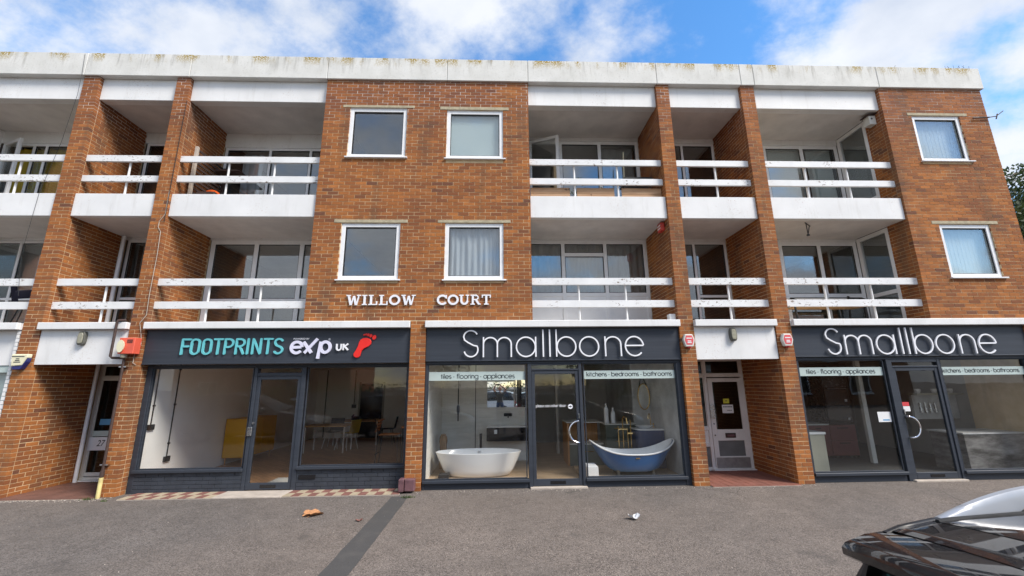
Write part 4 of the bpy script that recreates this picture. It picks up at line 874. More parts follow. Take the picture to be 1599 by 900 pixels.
# ------------------------------------------------------------------ shop interiors
def room(x0, x1, y0, y1, fz, floor, left, right, back, ceil='ceiling_tile', cz=2.42):
    struct('shop_floor', bx(x0, x1, y0, y1, -.2, fz), floor); struct('shop_ceiling', bx(x0, x1, y0+.02, y1, cz, cz+.06), ceil)
    struct('shop_wall', bx(x0-.02, x0, y0+.04, y1, fz, cz), left); struct('shop_wall', bx(x1, x1+.02, y0+.04, y1, fz, cz), right); struct('shop_wall', bx(x0, x1, y1, y1+.05, fz, cz), back)
room(-6.60, -1.70, .325, 8.0, .03, 'wood_floor', 'wall_white', 'wall_white', 'wall_white')
room(-1.33, 3.57, .195, 6.0, .03, 'pale_wood_floor', 'display_tile', 'marble_grey', 'wall_white')
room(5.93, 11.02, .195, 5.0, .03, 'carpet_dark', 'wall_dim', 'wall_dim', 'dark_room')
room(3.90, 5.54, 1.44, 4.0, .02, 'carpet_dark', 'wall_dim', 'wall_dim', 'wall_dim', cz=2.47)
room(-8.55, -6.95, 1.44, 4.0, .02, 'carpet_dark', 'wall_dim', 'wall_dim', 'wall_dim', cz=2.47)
room(-11.9, -8.95, .35, 4.0, .02, 'carpet_dark', 'wall_white', 'wall_dim', 'wall_dim')
# neighbouring shop at the left edge
s4 = thing('shopfront', 'white framed shopfront with pale teal blind beyond the leftmost pier', 'shopfront', (-10.4, .15, 0), 'shopfronts along the ground floor')
bx(-11.9, -8.99, .10, .2, 2.28, 2.925).build('fascia_board', 'white_paint', s4, bevel=.004); bx(-11.9, -8.99, .12, .24, 2.15, 2.278).build('frame', 'band_film', s4, bevel=.004); bx(-11.9, -9.06, .18, .19, .4, 2.149).build('pane', 'shop_glass', s4); bx(-11.9, -9.06, .24, .25, .4, 2.149).build('blind', 'band_film', s4); bx(-11.9, -9.0, .14, .24, 0, .399).build('plinth', 'white_paint', s4)
for k, a_, b_ in courses(0, 2.93): bx(-8.985, -8.896-(.04 if k % 2 else 0), .02, .12, a_, b_).build('painted_brick', 'white_paint', s4, bevel=.003)
# conduits and sockets on the white wall
for Y_, zb_, lab in ((.45, 1.12, 'black conduit and higher socket on the white wall of the empty office'), (.99, .47, 'black conduit and low socket on the white wall of the empty office')):
    g = thing('wall_conduit', lab, 'conduit', (-6.57, Y_, zb_-.06)); MB().tube([(-6.588, Y_, 2.418), (-6.588, Y_, zb_+.05)], .011, 8).build('conduit', 'black_metal', g); bx(-6.60, -6.56, Y_-.075, Y_+.075, zb_-.05, zb_+.05).build('socket', 'black_metal', g, bevel=.004)
    for z in (2.2, 1.5, .75):
        if z > zb_+.2: bx(-6.60, -6.57, Y_-.02, Y_+.02, z, z+.03).build('clip', 'black_metal', g)
g = thing('wall_conduit', 'black conduit with socket on the far wall beside the dark doorway', 'conduit', (-5.22, 7.98, 1.1)); MB().tube([(-5.22, 7.985, 2.418), (-5.22, 7.985, 1.19)], .02, 8).build('conduit', 'black_metal', g); bx(-5.30, -5.14, 7.95, 8, 1.06, 1.19).build('socket', 'black_metal', g)
g = MB().tube([(-6.25, 7.985, 2.418), (-6.25, 7.985, .06)], .02, 8).build('wall_conduit', 'black_metal'); tag(g, 'long black conduit on the far office wall above the tables', 'conduit')
g = thing('inner_door', 'open doorway in the far wall of the office, its darkness painted as a black panel', 'door', (-4.6, 7.98, .03)); bx(-5.0, -4.2, 7.96, 7.995, .03, 1.92).build('panel', 'black_gloss', g); bx(-5.06, -5.0, 7.95, 7.998, .03, 1.98).build('jamb', 'wall_dim', g); bx(-4.2, -4.14, 7.95, 7.998, .03, 1.98).build('jamb', 'wall_dim', g)  # black panel paints the darkness of the open doorway
g = thing('sideboard', 'yellow sideboard on oak legs against the white office wall', 'cabinet', (-6.3, 3.4, .03)); q = bx(-6.57, -6.06, 2.75, 4.15, .20, 1.09).build('body', 'yellow_paint', g, bevel=.006)
for k in (0, 1): bx(-6.059, -6.045, 2.77+k*.69, 3.44+k*.69, .22, 1.07).build('door', 'yellow_paint', q, bevel=.004)
for a_ in (-6.52, -6.12):
    for b_ in (2.82, 4.07): MB().tube([(a_, b_, .21), (a_, b_, .03)], [.022, .014], 8).build('leg', 'oak', g)
def table(x0, x1, y0, y1, z, lab, top='table_wood', leg='white_metal'):
    g = thing('table', lab, 'table', ((x0+x1)/2, (y0+y1)/2, .03), 'office tables'); bx(x0, x1, y0, y1, z-.03, z).build('top', top, g, bevel=.005)
    for a_ in (x0+.06, x1-.06):
        for b_ in (y0+.06, y1-.06): MB().tube([(a_, b_, z-.031), (a_, b_, .03)], .02, 8).build('leg', leg, g)
table(-5.45, -4.25, 4.4, 5.2, .76, 'nearer oak topped table with white legs in the office'); table(-5.2, -3.75, 5.9, 6.7, .77, 'farther oak topped table in the office under the clutter')
def chair(x, y, rz, mat, leg, lab, grp, z=.03):
    g = thing('chair', lab, 'chair', (0, 0, 0), grp)
    MB().grid(lambda u, v: (-.22+.44*u, -.22+.44*v, .45+.02*((2*u-1)**2)), 6, 6).build('seat', mat, g, smooth=60)
    MB().grid(lambda u, v: (-.21+.42*u, .22+.08*v-.03*(1-(2*u-1)**2)+.03, .46+.38*v), 6, 6).build('backrest', mat, g, smooth=60)
    for a_ in (-1, 1):
        for b_ in (-1, 1): MB().tube([(a_*.15, b_*.15, .45), (a_*.23, b_*.23, 0)], .011, 6).build('leg', leg, g)
    g.location = (x, y, z); g.rotation_euler = (0, 0, rz); return g
chair(-4.45, 5.15, -2.0, 'yellow_fabric', 'white_metal', 'mustard yellow chair at the nearer office table', 'office chairs'); chair(-5.0, 5.55, 0, 'fabric_dark', 'white_metal', 'dark chair between the two office tables', 'office chairs'); chair(-3.55, 6.2, -1.5, 'fabric_dark', 'black_metal', 'black chair at the end of the farther office table', 'office chairs')
g = thing('desk_clutter', 'dark desk telephone on the farther office table', 'telephone', (-4.5, 6.2, .77)); MB().obox((-4.55, 6.2, .83), Vector((1, 0, 0)), Vector((0, .9, .3)), Vector((0, -.3, .9)), .13, .1, .03).build('base', 'black_metal', g); MB().tube([(-4.66, 6.12, .88), (-4.66, 6.28, .93)], .025, 8).build('handset', 'black_metal', g)
g = thing('bar_stool', 'orange slatted bar stool on a thin black frame in the office window', 'stool', (-2.55, 2.6, .03))
for k in range(6): bx(-2.80, -2.36, 2.40+k*.065, 2.45+k*.065, .70, .72).build('slat', 'orange_wood', g, bevel=.004)
for k in range(4): MB().obox((-2.845+.02*k-.03, 2.58, .80+k*.075), Vector((.25, 0, .97)), Vector((0, 1, 0)), Vector((-.97, 0, .25)), .025, .19, .008).build('slat', 'orange_wood', g)
for s_ in (2.39, 2.77): MB().tube([(-2.90, s_, 1.10), (-2.80, s_, .69), (-2.36, s_, .69), (-2.33, s_, .04), (-2.86, s_, .04), (-2.80, s_, .69)], .012, 6).build('side_frame', 'black_metal', g)
MB().tube([(-2.86, 2.39, .28), (-2.86, 2.77, .28)], .012, 6).build('footrest', 'black_metal', g)
g = thing('high_table', 'slatted wooden high table beside the orange stool', 'table', (-1.95, 2.6, .03))
for k in range(4): bx(-2.28, -1.74, 2.4+k*.13, 2.51+k*.13, .86, .89).build('slat', 'orange_wood', g)
for a_ in (-2.24, -1.78):
    for b_ in (2.43, 2.86): MB().tube([(a_, b_, .86), (a_, b_, .03)], .016, 6).build('leg', 'black_metal', g)
tag(bx(-4.45, -3.85, .6, 1.2, .03, .045).build('door_mat', 'render_grey', None, bevel=.004), 'grey mat on the wooden floor behind the glass office door', 'mat')

# bathroom display, left window
struct('display_platform', bx(-1.329, .70, .20, 2.40, .031, .10), 'pale_wood_floor'); struct('display_wall', bx(-1.329, .72, 2.44, 2.54, .031, 2.419), 'display_tile')
g = bx(-.53, -.515, 2.43, 2.439, .1, 2.4).build('wall_trim', 'black_metal'); tag(g, 'thin black trim strip on the tiled wall behind the white bath', 'trim')
for x0, x1, lab in ((-.247, .412, 'wide wall mirror above the black vanity unit'), (.424, .70, 'narrow wall mirror beside the wide one above the vanity')):
    g = thing('wall_mirror', lab, 'mirror', ((x0+x1)/2, 2.42, 1.3)); bx(x0, x1, 2.425, 2.438, 1.305, 1.955).build('backing', 'white_plastic', g, bevel=.002); bx(x0+.006, x1-.006, 2.421, 2.4245, 1.311, 1.949).build('glass', 'mirror', g)
g = thing('vanity_unit', 'black wall hung vanity unit with a white basin top', 'vanity', (.22, 2.2, .58)); bx(-.244, .695, 2.02, 2.435, .58, .875).build('cabinet', 'black_gloss', g, bevel=.004); bx(-.25, .70, 2.01, 2.437, .877, .90).build('top', 'ceramic_white', g, bevel=.004); bx(-.07, .0, 2.012, 2.0195, .74, .83).build('label_card', 'paper', g)
g = thing('wall_tap', 'black wall mounted tap over the vanity', 'tap', (.26, 2.4, 1.09)); bx(.16, .36, 2.41, 2.438, 1.10, 1.17).build('plate', 'black_metal', g, bevel=.01); MB().tube([(.26, 2.41, 1.12), (.26, 2.28, 1.11), (.26, 2.27, 1.07)], .012, 8).build('spout', 'black_metal', g)
for x in (.19, .33): MB().tube([(x, 2.41, 1.14), (x, 2.37, 1.14)], .016, 8).build('knob', 'black_metal', g)
g = thing('freestanding_bath', 'white oval freestanding bath in the shop window', 'bath', (-.375, .82, .10))
MB().lathe([(.55, .0), (.63, .02), (.70, .12), (.79, .30), (.85, .43), (.857, .445), (.845, .450), (.815, .43), (.76, .30), (.68, .16), (.5, .10)], (-.375, .82, .10), 56, 'z', 1, .47).build('tub', 'ceramic_white', g, smooth=50); bx(-.40, -.34, 1.165, 1.18, .475, .49).build('overflow', 'chrome', g)
g = thing('bath_tap', 'slim black floor standing tap behind the white bath', 'tap', (-.36, 1.7, .1)); MB().tube([(-.36, 1.6, .1), (-.36, 1.6, .80)], .028, 10).build('column', 'black_metal', g)
g = thing('rain_shower', 'black hanging shower rod in front of the tiled wall', 'shower', (-.92, 2.2, 1.0)); MB().tube([(-.92, 2.2, 2.42), (-.92, 2.2, 1.02)], .014, 8).build('rod', 'black_metal', g); MB().lathe([(.012, .30), (.035, .24), (.035, .14), (.012, .05)], (-.92, 2.2, 1.10), 12).build('head', 'black_metal', g)
rnd = random.Random(3); prof = [(.0, 0)]
g = tag(MB().lathe([(.075+.02*rnd.random(), z*.08) for z in range(9)]+[(.05, .70), (.02, .70)], (-1.17, 1.55, .10), 11, 'z', 1, .8).build('driftwood_log', 'driftwood', None, smooth=30), 'upright driftwood log beside the white bath', 'log')
tag(bx(-1.12, -.92, .45, .65, .101, .19).build('soap_box', 'black_metal', None, bevel=.01), 'small black box on the floor beside the white bath', 'box')
# bathroom display, right window
tag(bx(1.60, 1.67, 3.75, 3.9, .03, 2.42).build('column', 'wall_white', None), 'slim white column deep inside the bath shop', 'column')
g = thing('reception_desk', 'oak and green reception desk with brass handles', 'desk', (2.0, 2.3, .03)); bx(1.62, 1.655, 2.0, 2.75, .031, .96).build('end_panel', 'oak', g); bx(1.656, 2.42, 2.45, 2.75, .50, .96).build('back_panel', 'oak', g); bx(1.66, 2.42, 1.98, 2.448, .031, .485).build('cabinet', 'green_cabinet', g, bevel=.004); bx(1.657, 2.44, 1.96, 2.449, .487, .51).build('top', 'off_white', g); bx(1.60, 2.44, 1.98, 2.77, .961, .98).build('ledge', 'off_white', g); bx(1.9, 2.2, 1.955, 1.975, .33, .345).build('handle', 'brass', g)
g = thing('drawer_unit', 'green drawer unit with brass handles behind the blue bath', 'cabinet', (2.7, 2.1, .03)); q = bx(2.45, 3.15, 1.75, 2.3, .031, .93).build('body', 'green_cabinet', g, bevel=.004); bx(2.44, 3.16, 1.73, 2.32, .932, .955).build('top', 'off_white', g)
for z in (.10, .38, .66): d_ = bx(2.47, 3.13, 1.735, 1.749, z, z+.255).build('drawer', 'green_cabinet', g, bevel=.003); bx(2.65, 2.95, 1.715, 1.734, z+.19, z+.205).build('handle', 'brass', d_)
for x, h, lab in ((2.52, .44, 'taller white bottle vase on the green drawer unit'), (2.675, .34, 'shorter white bottle vase on the green drawer unit')):
    tag(MB().lathe([(.05, 0), (.055, h*.5), (.052, h*.7), (.022, h*.82), (.02, h*.97), (.028, h)], (x, 1.9, .956), 16).build('vase', 'ceramic_white', None, smooth=50), lab, 'vase', 'white vases')
struct('display_platform', bx(1.66, 3.56, .20, 1.62, .031, .10), 'pale_wood_floor'); struct('display_wall', bx(3.16, 3.569, 1.90, 2.0, .031, 2.419), 'marble_grey')
g = thing('slipper_bath', 'deep blue slipper bath with white inside on dark claw feet', 'bath', (2.70, .70, .10))
def rim(c_): return .50+.235*abs(c_)**2.4
def hull(u, v, off=0.):
    th = 2*PI*u; c_, s_ = math.cos(th), math.sin(th); k = v**.5
    a_ = .40+.44*(.35*v+.65*k)-off; b_ = .22+.14*k-off; z0_ = .17+off*1.2; pw = lambda q: math.copysign(abs(q)**.86, q)
    return (2.70+a_*pw(c_), .70+b_*pw(s_), z0_+(rim(c_)-z0_)*v)
MB().grid(lambda u, v: hull(u, v), 56, 12).add([hull(i/56, 0) for i in range(56)], [tuple(range(55, -1, -1))]).build('shell', 'bath_blue', g, smooth=60)
MB().grid(lambda u, v: hull(u, v, .03), 56, 12).add([hull(i/56, 0, .03) for i in range(56)], [tuple(range(56))]).build('lining', 'ceramic_white', g, smooth=60)
MB().tube([(hull(i/60, 1)[0]*1.004-.0108, hull(i/60, 1)[1], hull(i/60, 1)[2]) for i in range(60)], .017, 8, True).build('rolled_rim', 'ceramic_white', g, smooth=60)
for x in (2.36, 3.05):
    for y in (.55, .86): MB().lathe([(.03, .0), (.035, .02), (.022, .05), (.04, .09), (.075, .15), (.05, .19)], (x, y, .10), 10).build('claw_foot', 'lamp_body', g, smooth=50)
for y in (.352,): bx(2.66, 2.74, y-.012, y+.004, .43, .45).build('overflow', 'brass', g)
g = thing('bath_mixer', 'tall brass bath mixer standing behind the blue bath', 'tap', (2.72, 1.25, .10))
for x, h in ((2.60, .95), (2.70, 1.10), (2.80, .90), (2.87, 1.08)): MB().tube([(x, 1.25, .10), (x, 1.25, h)], .012, 8).build('pipe', 'brass', g)
MB().tube([(2.60, 1.25, .88), (2.80, 1.25, .88)], .016, 8).build('crossbar', 'brass', g); MB().tube([(2.70, 1.25, 1.10), (2.72, 1.2, 1.15), (2.75, 1.12, 1.12), (2.76, 1.1, 1.0)], .012, 8).build('spout', 'brass', g); MB().tube([(2.80, 1.25, .80), (2.90, 1.22, .8)], .02, 8).build('hand_shower', 'brass', g)
g = thing('curved_vanity', 'dark blue curved vanity with a white basin top at the marble wall', 'vanity', (3.2, 1.4, .10)); cv = [(2.98, 1.62), (2.98, 1.35)]+[(3.18+.20*math.cos(PI+i*PI/16), 1.35+.2*math.sin(PI+i*PI/16)) for i in range(1, 9)]+[(3.55, 1.15), (3.55, 1.62)]
MB().polyz(cv, .101, .86).build('cabinet', 'cabinet_blue', g); MB().polyz([(3.27+(p[0]-3.27)*1.05, 1.4+(p[1]-1.4)*1.06) for p in cv], .862, .885).build('top', 'ceramic_white', g); MB().lathe([(.12, 0), (.20, .05), (.21, .055), (.19, .05), (.1, .02)], (3.22, 1.4, .886), 20, 'z', 1, .75).build('basin', 'ceramic_white', g, smooth=50)
MB().tube([(3.40, 1.5, .886), (3.40, 1.5, 1.12), (3.38, 1.46, 1.18), (3.34, 1.40, 1.19), (3.30, 1.34, 1.15), (3.295, 1.33, 1.08)], .011, 8).build('tap', 'brass', g); MB().tube([(3.46, 1.5, .886), (3.46, 1.5, .98)], .016, 8).build('tap_lever', 'brass', g)
g = thing('round_mirror', 'round brass framed mirror hanging from a black strap', 'mirror', (3.42, 1.86, 1.25)); rx_, cz_ = .135, 1.54
MB().tube([(3.42+rx_*math.cos(2*PI*i/32), 1.87, cz_+.29*math.sin(2*PI*i/32)) for i in range(32)], .014, 8, True).build('frame', 'brass', g, smooth=60); MB().poly([(3.42+rx_*math.cos(2*PI*i/32), cz_+.29*math.sin(2*PI*i/32)) for i in range(32)], 1.868, 1.88).build('glass', 'mirror', g)
MB().tube([(3.42-.1, 1.87, cz_+.2), (3.40, 1.88, 2.06), (3.42+.1, 1.87, cz_+.2)], .012, 6).build('strap', 'black_metal', g); MB().lathe([(.02, 0), (.02, .05)], (3.40, 1.85, 2.07), 10, 'y').build('peg', 'black_metal', g)
g = thing('sample_box', 'white sample box with lids on the floor beside the shop door', 'box', (1.83, .5, .10)); bx(1.72, 1.94, .42, .72, .101, .29).build('body', 'ceramic_white', g, bevel=.006)
for k in range(3): bx(1.735, 1.925, .44+k*.09, .51+k*.09, .291, .305+k*.006).build('lid', 'ceramic_white', g, bevel=.004)
# kitchen shop
g = thing('island_unit', 'pale beige kitchen unit with a white worktop near the glass', 'cabinet', (6.55, 1.2, .03)); bx(6.15, 6.86, .9, 1.5, .031, .76).build('body', 'beige_cabinet', g, bevel=.004); bx(6.13, 6.88, .88, 1.52, .762, .81).build('worktop', 'ceramic_white', g, bevel=.004)
g = thing('base_units', 'maroon kitchen base units with a pale worktop', 'cabinet', (7.8, 2.6, .03)); bx(7.0, 8.80, 2.42, 2.95, .031, .09).build('plinth', 'kitchen_black', g); q = bx(7.0, 8.78, 2.38, 2.95, .091, .80).build('body', 'maroon_cabinet', g)
for x0, x1, z0_, z1_ in ((7.0, 7.55, .1, .79), (7.56, 8.10, .1, .79), (8.11, 8.77, .1, .44), (8.11, 8.77, .45, .79)): d_ = bx(x0+.004, x1-.004, 2.36, 2.379, z0_, z1_).build('front', 'maroon_cabinet', g, bevel=.003); bx(x0+.2, x1-.2, 2.345, 2.359, z1_-.07, z1_-.05).build('handle', 'kitchen_black', d_)
bx(7.0, 8.10, 2.34, 2.96, .802, .83).build('worktop', 'off_white', g)
g = thing('oven_tower', 'black glass oven tower above the maroon units', 'oven', (8.4, 2.6, .83)); bx(8.12, 8.76, 2.38, 2.95, .831, 2.1).build('case', 'kitchen_black', g)
for z in (.86, 1.30): d_ = bx(8.14, 8.74, 2.36, 2.379, z, z+.40).build('oven_door', 'black_gloss', g, bevel=.003); MB().tube([(8.2, 2.33, z+.36), (8.68, 2.33, z+.36)], .009, 6).build('handle', 'chrome', d_); bx(8.62, 8.68, 2.352, 2.359, z+.05, z+.11).build('sticker', 'paper', d_)
g = tag(bx(8.50, 8.60, 1.7, 1.78, .031, 2.415).build('display_post', 'off_white', None), 'tall pale post between the kitchen displays', 'post')
g = thing('marble_island', 'dark marble fronted kitchen island in the end window', 'cabinet', (10.2, .8, .03)); bx(9.45, 10.95, .50, 1.2, .031, .77).build('front', 'marble_dark', g, bevel=.003); bx(9.42, 10.98, .48, 1.24, .772, .80).build('worktop', 'marble_grey', g)
g = thing('wall_display', 'grey splashback panel with hanging utensils in the end window', 'display', (10.4, 1.9, .9)); bx(9.9, 11.0, 1.9, 1.96, .95, 1.50).build('panel', 'marble_grey', g); bx(9.85, 11.0, 1.7, 1.96, 1.51, 1.55).build('shelf', 'beige_cabinet', g)
for k in range(4): MB().tube([(10.05+k*.12, 1.88, 1.33), (10.05+k*.12, 1.88, 1.10)], [.02, .035], 8).build('utensil', 'steel', g)
for x, lab in ((10.0, 'leftmost white pot on the kitchen shelf'), (10.4, 'middle white pot on the kitchen shelf'), (10.8, 'white pot at the far end of the kitchen shelf')): tag(MB().lathe([(.04, 0), (.06, .05), (.06, .09), (.05, .1)], (x, 1.82, 1.551), 12).build('pot', 'ceramic_white', None, smooth=50), lab, 'pot', 'pots on the kitchen shelf')

# ------------------------------------------------------------------ curtains and blinds
def curtain(x0, x1, y, z0, z1, mat, lab, wv=9, amp=.03, grp='curtains', ph=0.):
    n = int((x1-x0)*60)
    f = lambda u, v: (x0+(x1-x0)*u, y+amp*math.sin(u*wv*2*PI*(x1-x0)+ph+1.1*math.sin(7*u))*(.55+.45*(1-v))+.012*math.sin(23*u+3*v), z0+(z1-z0)*v)
    return tag(MB().grid(f, n, 6).build('curtain', mat, None, smooth=80, fixn=False), lab, 'curtain', grp)
def blind(x0, x1, y, z0, z1, lab, mat='blind_cloth', w_=.085):
    g = thing('vertical_blind', lab, 'blind', ((x0+x1)/2, y, z0), 'vertical blinds'); bx(x0, x1, y-.02, y+.02, z1, z1+.035).build('headrail', 'white_plastic', g); n = int((x1-x0)/w_)
    for i in range(n): x = x0+(i+.5)*(x1-x0)/n; a_ = .04+jit(.03); MB().obox((x, y, (z0+z1)/2), Vector((math.cos(a_), math.sin(a_), 0)), Vector((-math.sin(a_), math.cos(a_), 0)), Vector((0, 0, 1)), w_*.60, .0012, (z1-z0)/2).build('slat', mat, g)
curtain(-1.0, .075, .16, 3.92, 5.06, 'curtain_white', 'gathered white net curtain in the window above COURT', 9, .022)
tag(bx(-1.02, .08, .13, .135, 6.56, 7.70).build('roller_blind', 'frosted', None), 'pale frosted blind filling the top window on the middle panel', 'blind')
blind(9.5, 10.52, .17, 6.6, 7.68, 'white vertical blind in the top window of the end wall'); blind(9.5, 10.54, .17, 3.95, 5.06, 'white vertical blind also standing in for reflected sky in the lower window of the end wall')  # flat pale slats also stand in for bright cloud reflected in these panes
blind(5.95, 8.0, 1.52, 5.42, 7.70, 'pale vertical blind behind the upper end balcony'); blind(8.05, 8.7, 1.52, 5.42, 7.70, 'narrow vertical blind at the corner of the upper end balcony')
blind(-11.8, -8.95, 1.52, 3.1, 5.10, 'grey vertical blind behind the leftmost lower balcony', 'curtain_grey')
curtain(.75, 3.55, 1.56, 3.1, 5.15, 'curtain_grey', 'grey gathered curtains behind the lower balcony over the white bath shop', 6, .035)
curtain(-11.6, -9.4, 1.50, 5.45, 7.55, 'curtain_mustard', 'mustard curtain behind the leftmost upper balcony', 5, .04); curtain(-6.30, -5.80, 1.58, 5.45, 7.5, 'curtain_white', 'white curtain drawn aside behind the upper balcony with the slatted screen', 7, .035)
curtain(-8.3, -6.96, 1.56, 3.1, 5.12, 'curtain_grey', 'grey curtain behind the narrow lower balcony over doorway 27', 6, .035)
curtain(2.68, 3.5, 1.56, 5.45, 7.75, 'curtain_grey', 'plain grey curtain behind the upper balcony with wooden boards', 3, .015)

# ------------------------------------------------------------------ things on the balconies
g = thing('slatted_screen', 'brown slatted wooden screen leaning on the brick balcony wall', 'screen', (-6.5, .8, 5.36))
for y in (.31, 1.28): bx(-6.53, -6.47, y-.03, y+.03, 5.36, 6.95).build('post', 'concrete' if y < 1 else 'rust_pipe', g, bevel=.004)
for k in range(15): MB().obox((-6.50, .80, 5.52+k*.098), Vector((0, 1, 0)), Vector((1, 0, 0)), Vector((0, 0, 1)), .455, .012, .022).build('slat', 'rust_pipe', g)
MB().obox((-6.2, 1.1, 6.72), Vector((1, 0, 0)), Vector((0, 1, 0)), Vector((0, 0, 1)), .27, .2, .012).build('shelf', 'rust_pipe', g)
tag(MB().lathe([(.10, 0), (.15, .03), (.13, .09), (.07, .13), (.02, .14)], (-6.24, .62, 5.93), 9).build('cloth_bundle', 'fabric_orange', None, smooth=50), 'crumpled orange cloth at the foot of the slatted screen', 'cloth')
tag(bx(-6.42, -6.02, .35, .75, 5.36, 5.93).build('storage_box', 'rust_pipe', None, bevel=.02), 'brown storage box under the orange cloth', 'box')
tag(bx(-6.44, -6.1, .80, 1.15, 5.36, 6.0).build('storage_bag', 'fabric_dark', None, bevel=.05), 'dark blue bag behind the slatted screen rails', 'bag')
for i, (x0, x1) in enumerate(((.73, 1.58), (1.73, 2.55), (2.71, 3.585))):
    g = thing('balcony_board', ('weathered', 'middle', 'reddish')[i]+' wooden boards closing the upper balcony rail '+('beside the brick panel', 'between the two posts', 'beside the pier')[i], 'board', ((x0+x1)/2, .2, 5.70), 'wooden boards behind the upper rail')
    for k in range(2): bx(x0, x1, .19+k*.004, .215+k*.004, 5.70+k*.145, 5.84+k*.145).build('plank', 'deck_wood', g, bevel=.004)
g = thing('balcony_shelf', 'dark folding rack at the end of the balcony with wooden boards', 'rack', (3.1, .55, 5.36)); bx(2.86, 3.5, .4, .8, 6.32, 6.36).build('top', 'black_metal', g); bx(2.86, 3.5, .4, .8, 6.24, 6.27).build('tray', 'grey_panel', g)
for x in (2.9, 3.46): MB().tube([(x, .45, 6.24), (x, .45, 5.36)], .012, 6).build('leg', 'black_metal', g)
tag(MB().tube([(2.98, .9, 5.4), (3.06, .95, 7.3)], .014, 6).build('bamboo_cane', 'alarm_cream', None), 'pale bamboo cane leaning on the upper balcony window', 'cane')
def plant(x, y, z, h, lab, mat='leaf_mid', n=60):
    g = thing('potted_plant', lab, 'plant', (x, y, z)); MB().lathe([(.07, 0), (.09, .14), (.095, .15), (.08, .13)], (x, y, z), 12).build('pot', 'rust_pipe', g, smooth=40); mb = MB(); rn = random.Random(int(x*91))
    for i in range(n):
        a_ = rn.random()*2*PI; r_ = rn.random()**.5*h*.35; c_ = Vector((x+r_*math.cos(a_), y+r_*math.sin(a_), z+.15+rn.random()*h)); d_ = Vector((rn.uniform(-1, 1), rn.uniform(-1, 1), rn.uniform(-.2, 1))).normalized(); e_ = d_.cross(Vector((0, 0, 1.01))).normalized()
        mb.add([c_, c_+d_*.04+e_*.018, c_+d_*.09, c_+d_*.04-e_*.018], [(0, 1, 2, 3)], rn.random())
    mb.build('foliage', mat, g, fixn=False)
plant(1.75, .45, 5.36, .75, 'small leafy plant behind the wooden balcony boards'); plant(2.3, .5, 5.36, .55, 'low leafy plant between the wooden balcony boards')
tag(MB().lathe([(.24, 0), (.25, .05), (.20, .09), (.05, .11)], (-4.85, .5, 5.62), 16).build('round_stool', 'leaf_dark', None), 'dark green round stool top showing over the upper balcony front', 'stool')
g = thing('garden_bench', 'slatted garden bench with ornate ends on the lower end balcony', 'bench', (7.4, 1.0, SL1))
for k in range(4): bx(6.62, 8.25, .80+k*.10, .88+k*.10, SL1+.40, SL1+.425).build('slat', 'table_wood', g, bevel=.004)
for k in range(3): bx(6.62, 8.25, 1.19+k*.015, 1.21+k*.015, SL1+.47+k*.075, SL1+.53+k*.075).build('slat', 'off_white', g, bevel=.004)
for x in (6.60, 8.20):
    MB().tube([(x, .78, SL1), (x, .80, SL1+.40), (x, .74, SL1+.55), (x, .86, SL1+.60), (x, 1.1, SL1+.57), (x, 1.2, SL1+.72), (x, 1.26, SL1+.1), (x, 1.24, SL1)], .022, 8).build('bench_end', 'black_metal', g)
    for k in range(4): MB().tube([(x, .84+.10*k+.045*math.cos(2*PI*i/10), SL1+.50+.045*math.sin(2*PI*i/10)) for i in range(10)], .009, 5, True).build('scroll', 'brass' if k % 2 else 'black_metal', g)
chair(-9.6, .75, 2.6, 'fabric_dark', 'black_metal', 'black chair on the leftmost lower balcony', 'balcony chairs', SL1)
tag(MB().obox((-9.32, .35, SL1+.63), Vector((.97, .2, .1)), Vector((-.2, .97, .1)), Vector((0, 0, 1)), .22, .03, .085).build('cushion', 'fabric_dark', None, bevel=.02), 'black cushion tucked into the leftmost lower rail', 'cushion')
tag(MB().lathe([(.07, 0), (.09, .08), (.05, .15), (.01, .16)], (-10.45, 1.62, 6.68), 9).build('flower_pot', 'fabric_orange', None, smooth=50), 'orange flower head in the open window at top left', 'flower')

# ------------------------------------------------------------------ cars
# u runs from the rear bumper (0) to the nose, v across, z up; half sections lofted along u
def lerp(t_, tab):
    if t_ <= tab[0][0]: return tab[0][1:]
    for a_, b_ in zip(tab, tab[1:]):
        if t_ <= b_[0]:
            k = (t_-a_[0])/(b_[0]-a_[0]); k = k*k*(3-2*k) if False else k
            return [p+(q-p)*k for p, q in zip(a_[1:], b_[1:])]
    return tab[-1][1:]
#         u    halfw  bottom belt
LOWER = [(0, .70, .42, .84), (.04, .78, .34, .90), (.14, .83, .28, .955), (.5, .875, .22, .965), (1.2, .89, .20, .955), (2.2, .89, .20, .94), (2.9, .885, .20, .955), (3.15, .88, .20, .945), (3.7, .86, .22, .86), (4.1, .81, .25, .76), (4.3, .72, .30, .68), (4.38, .60, .36, .58)]
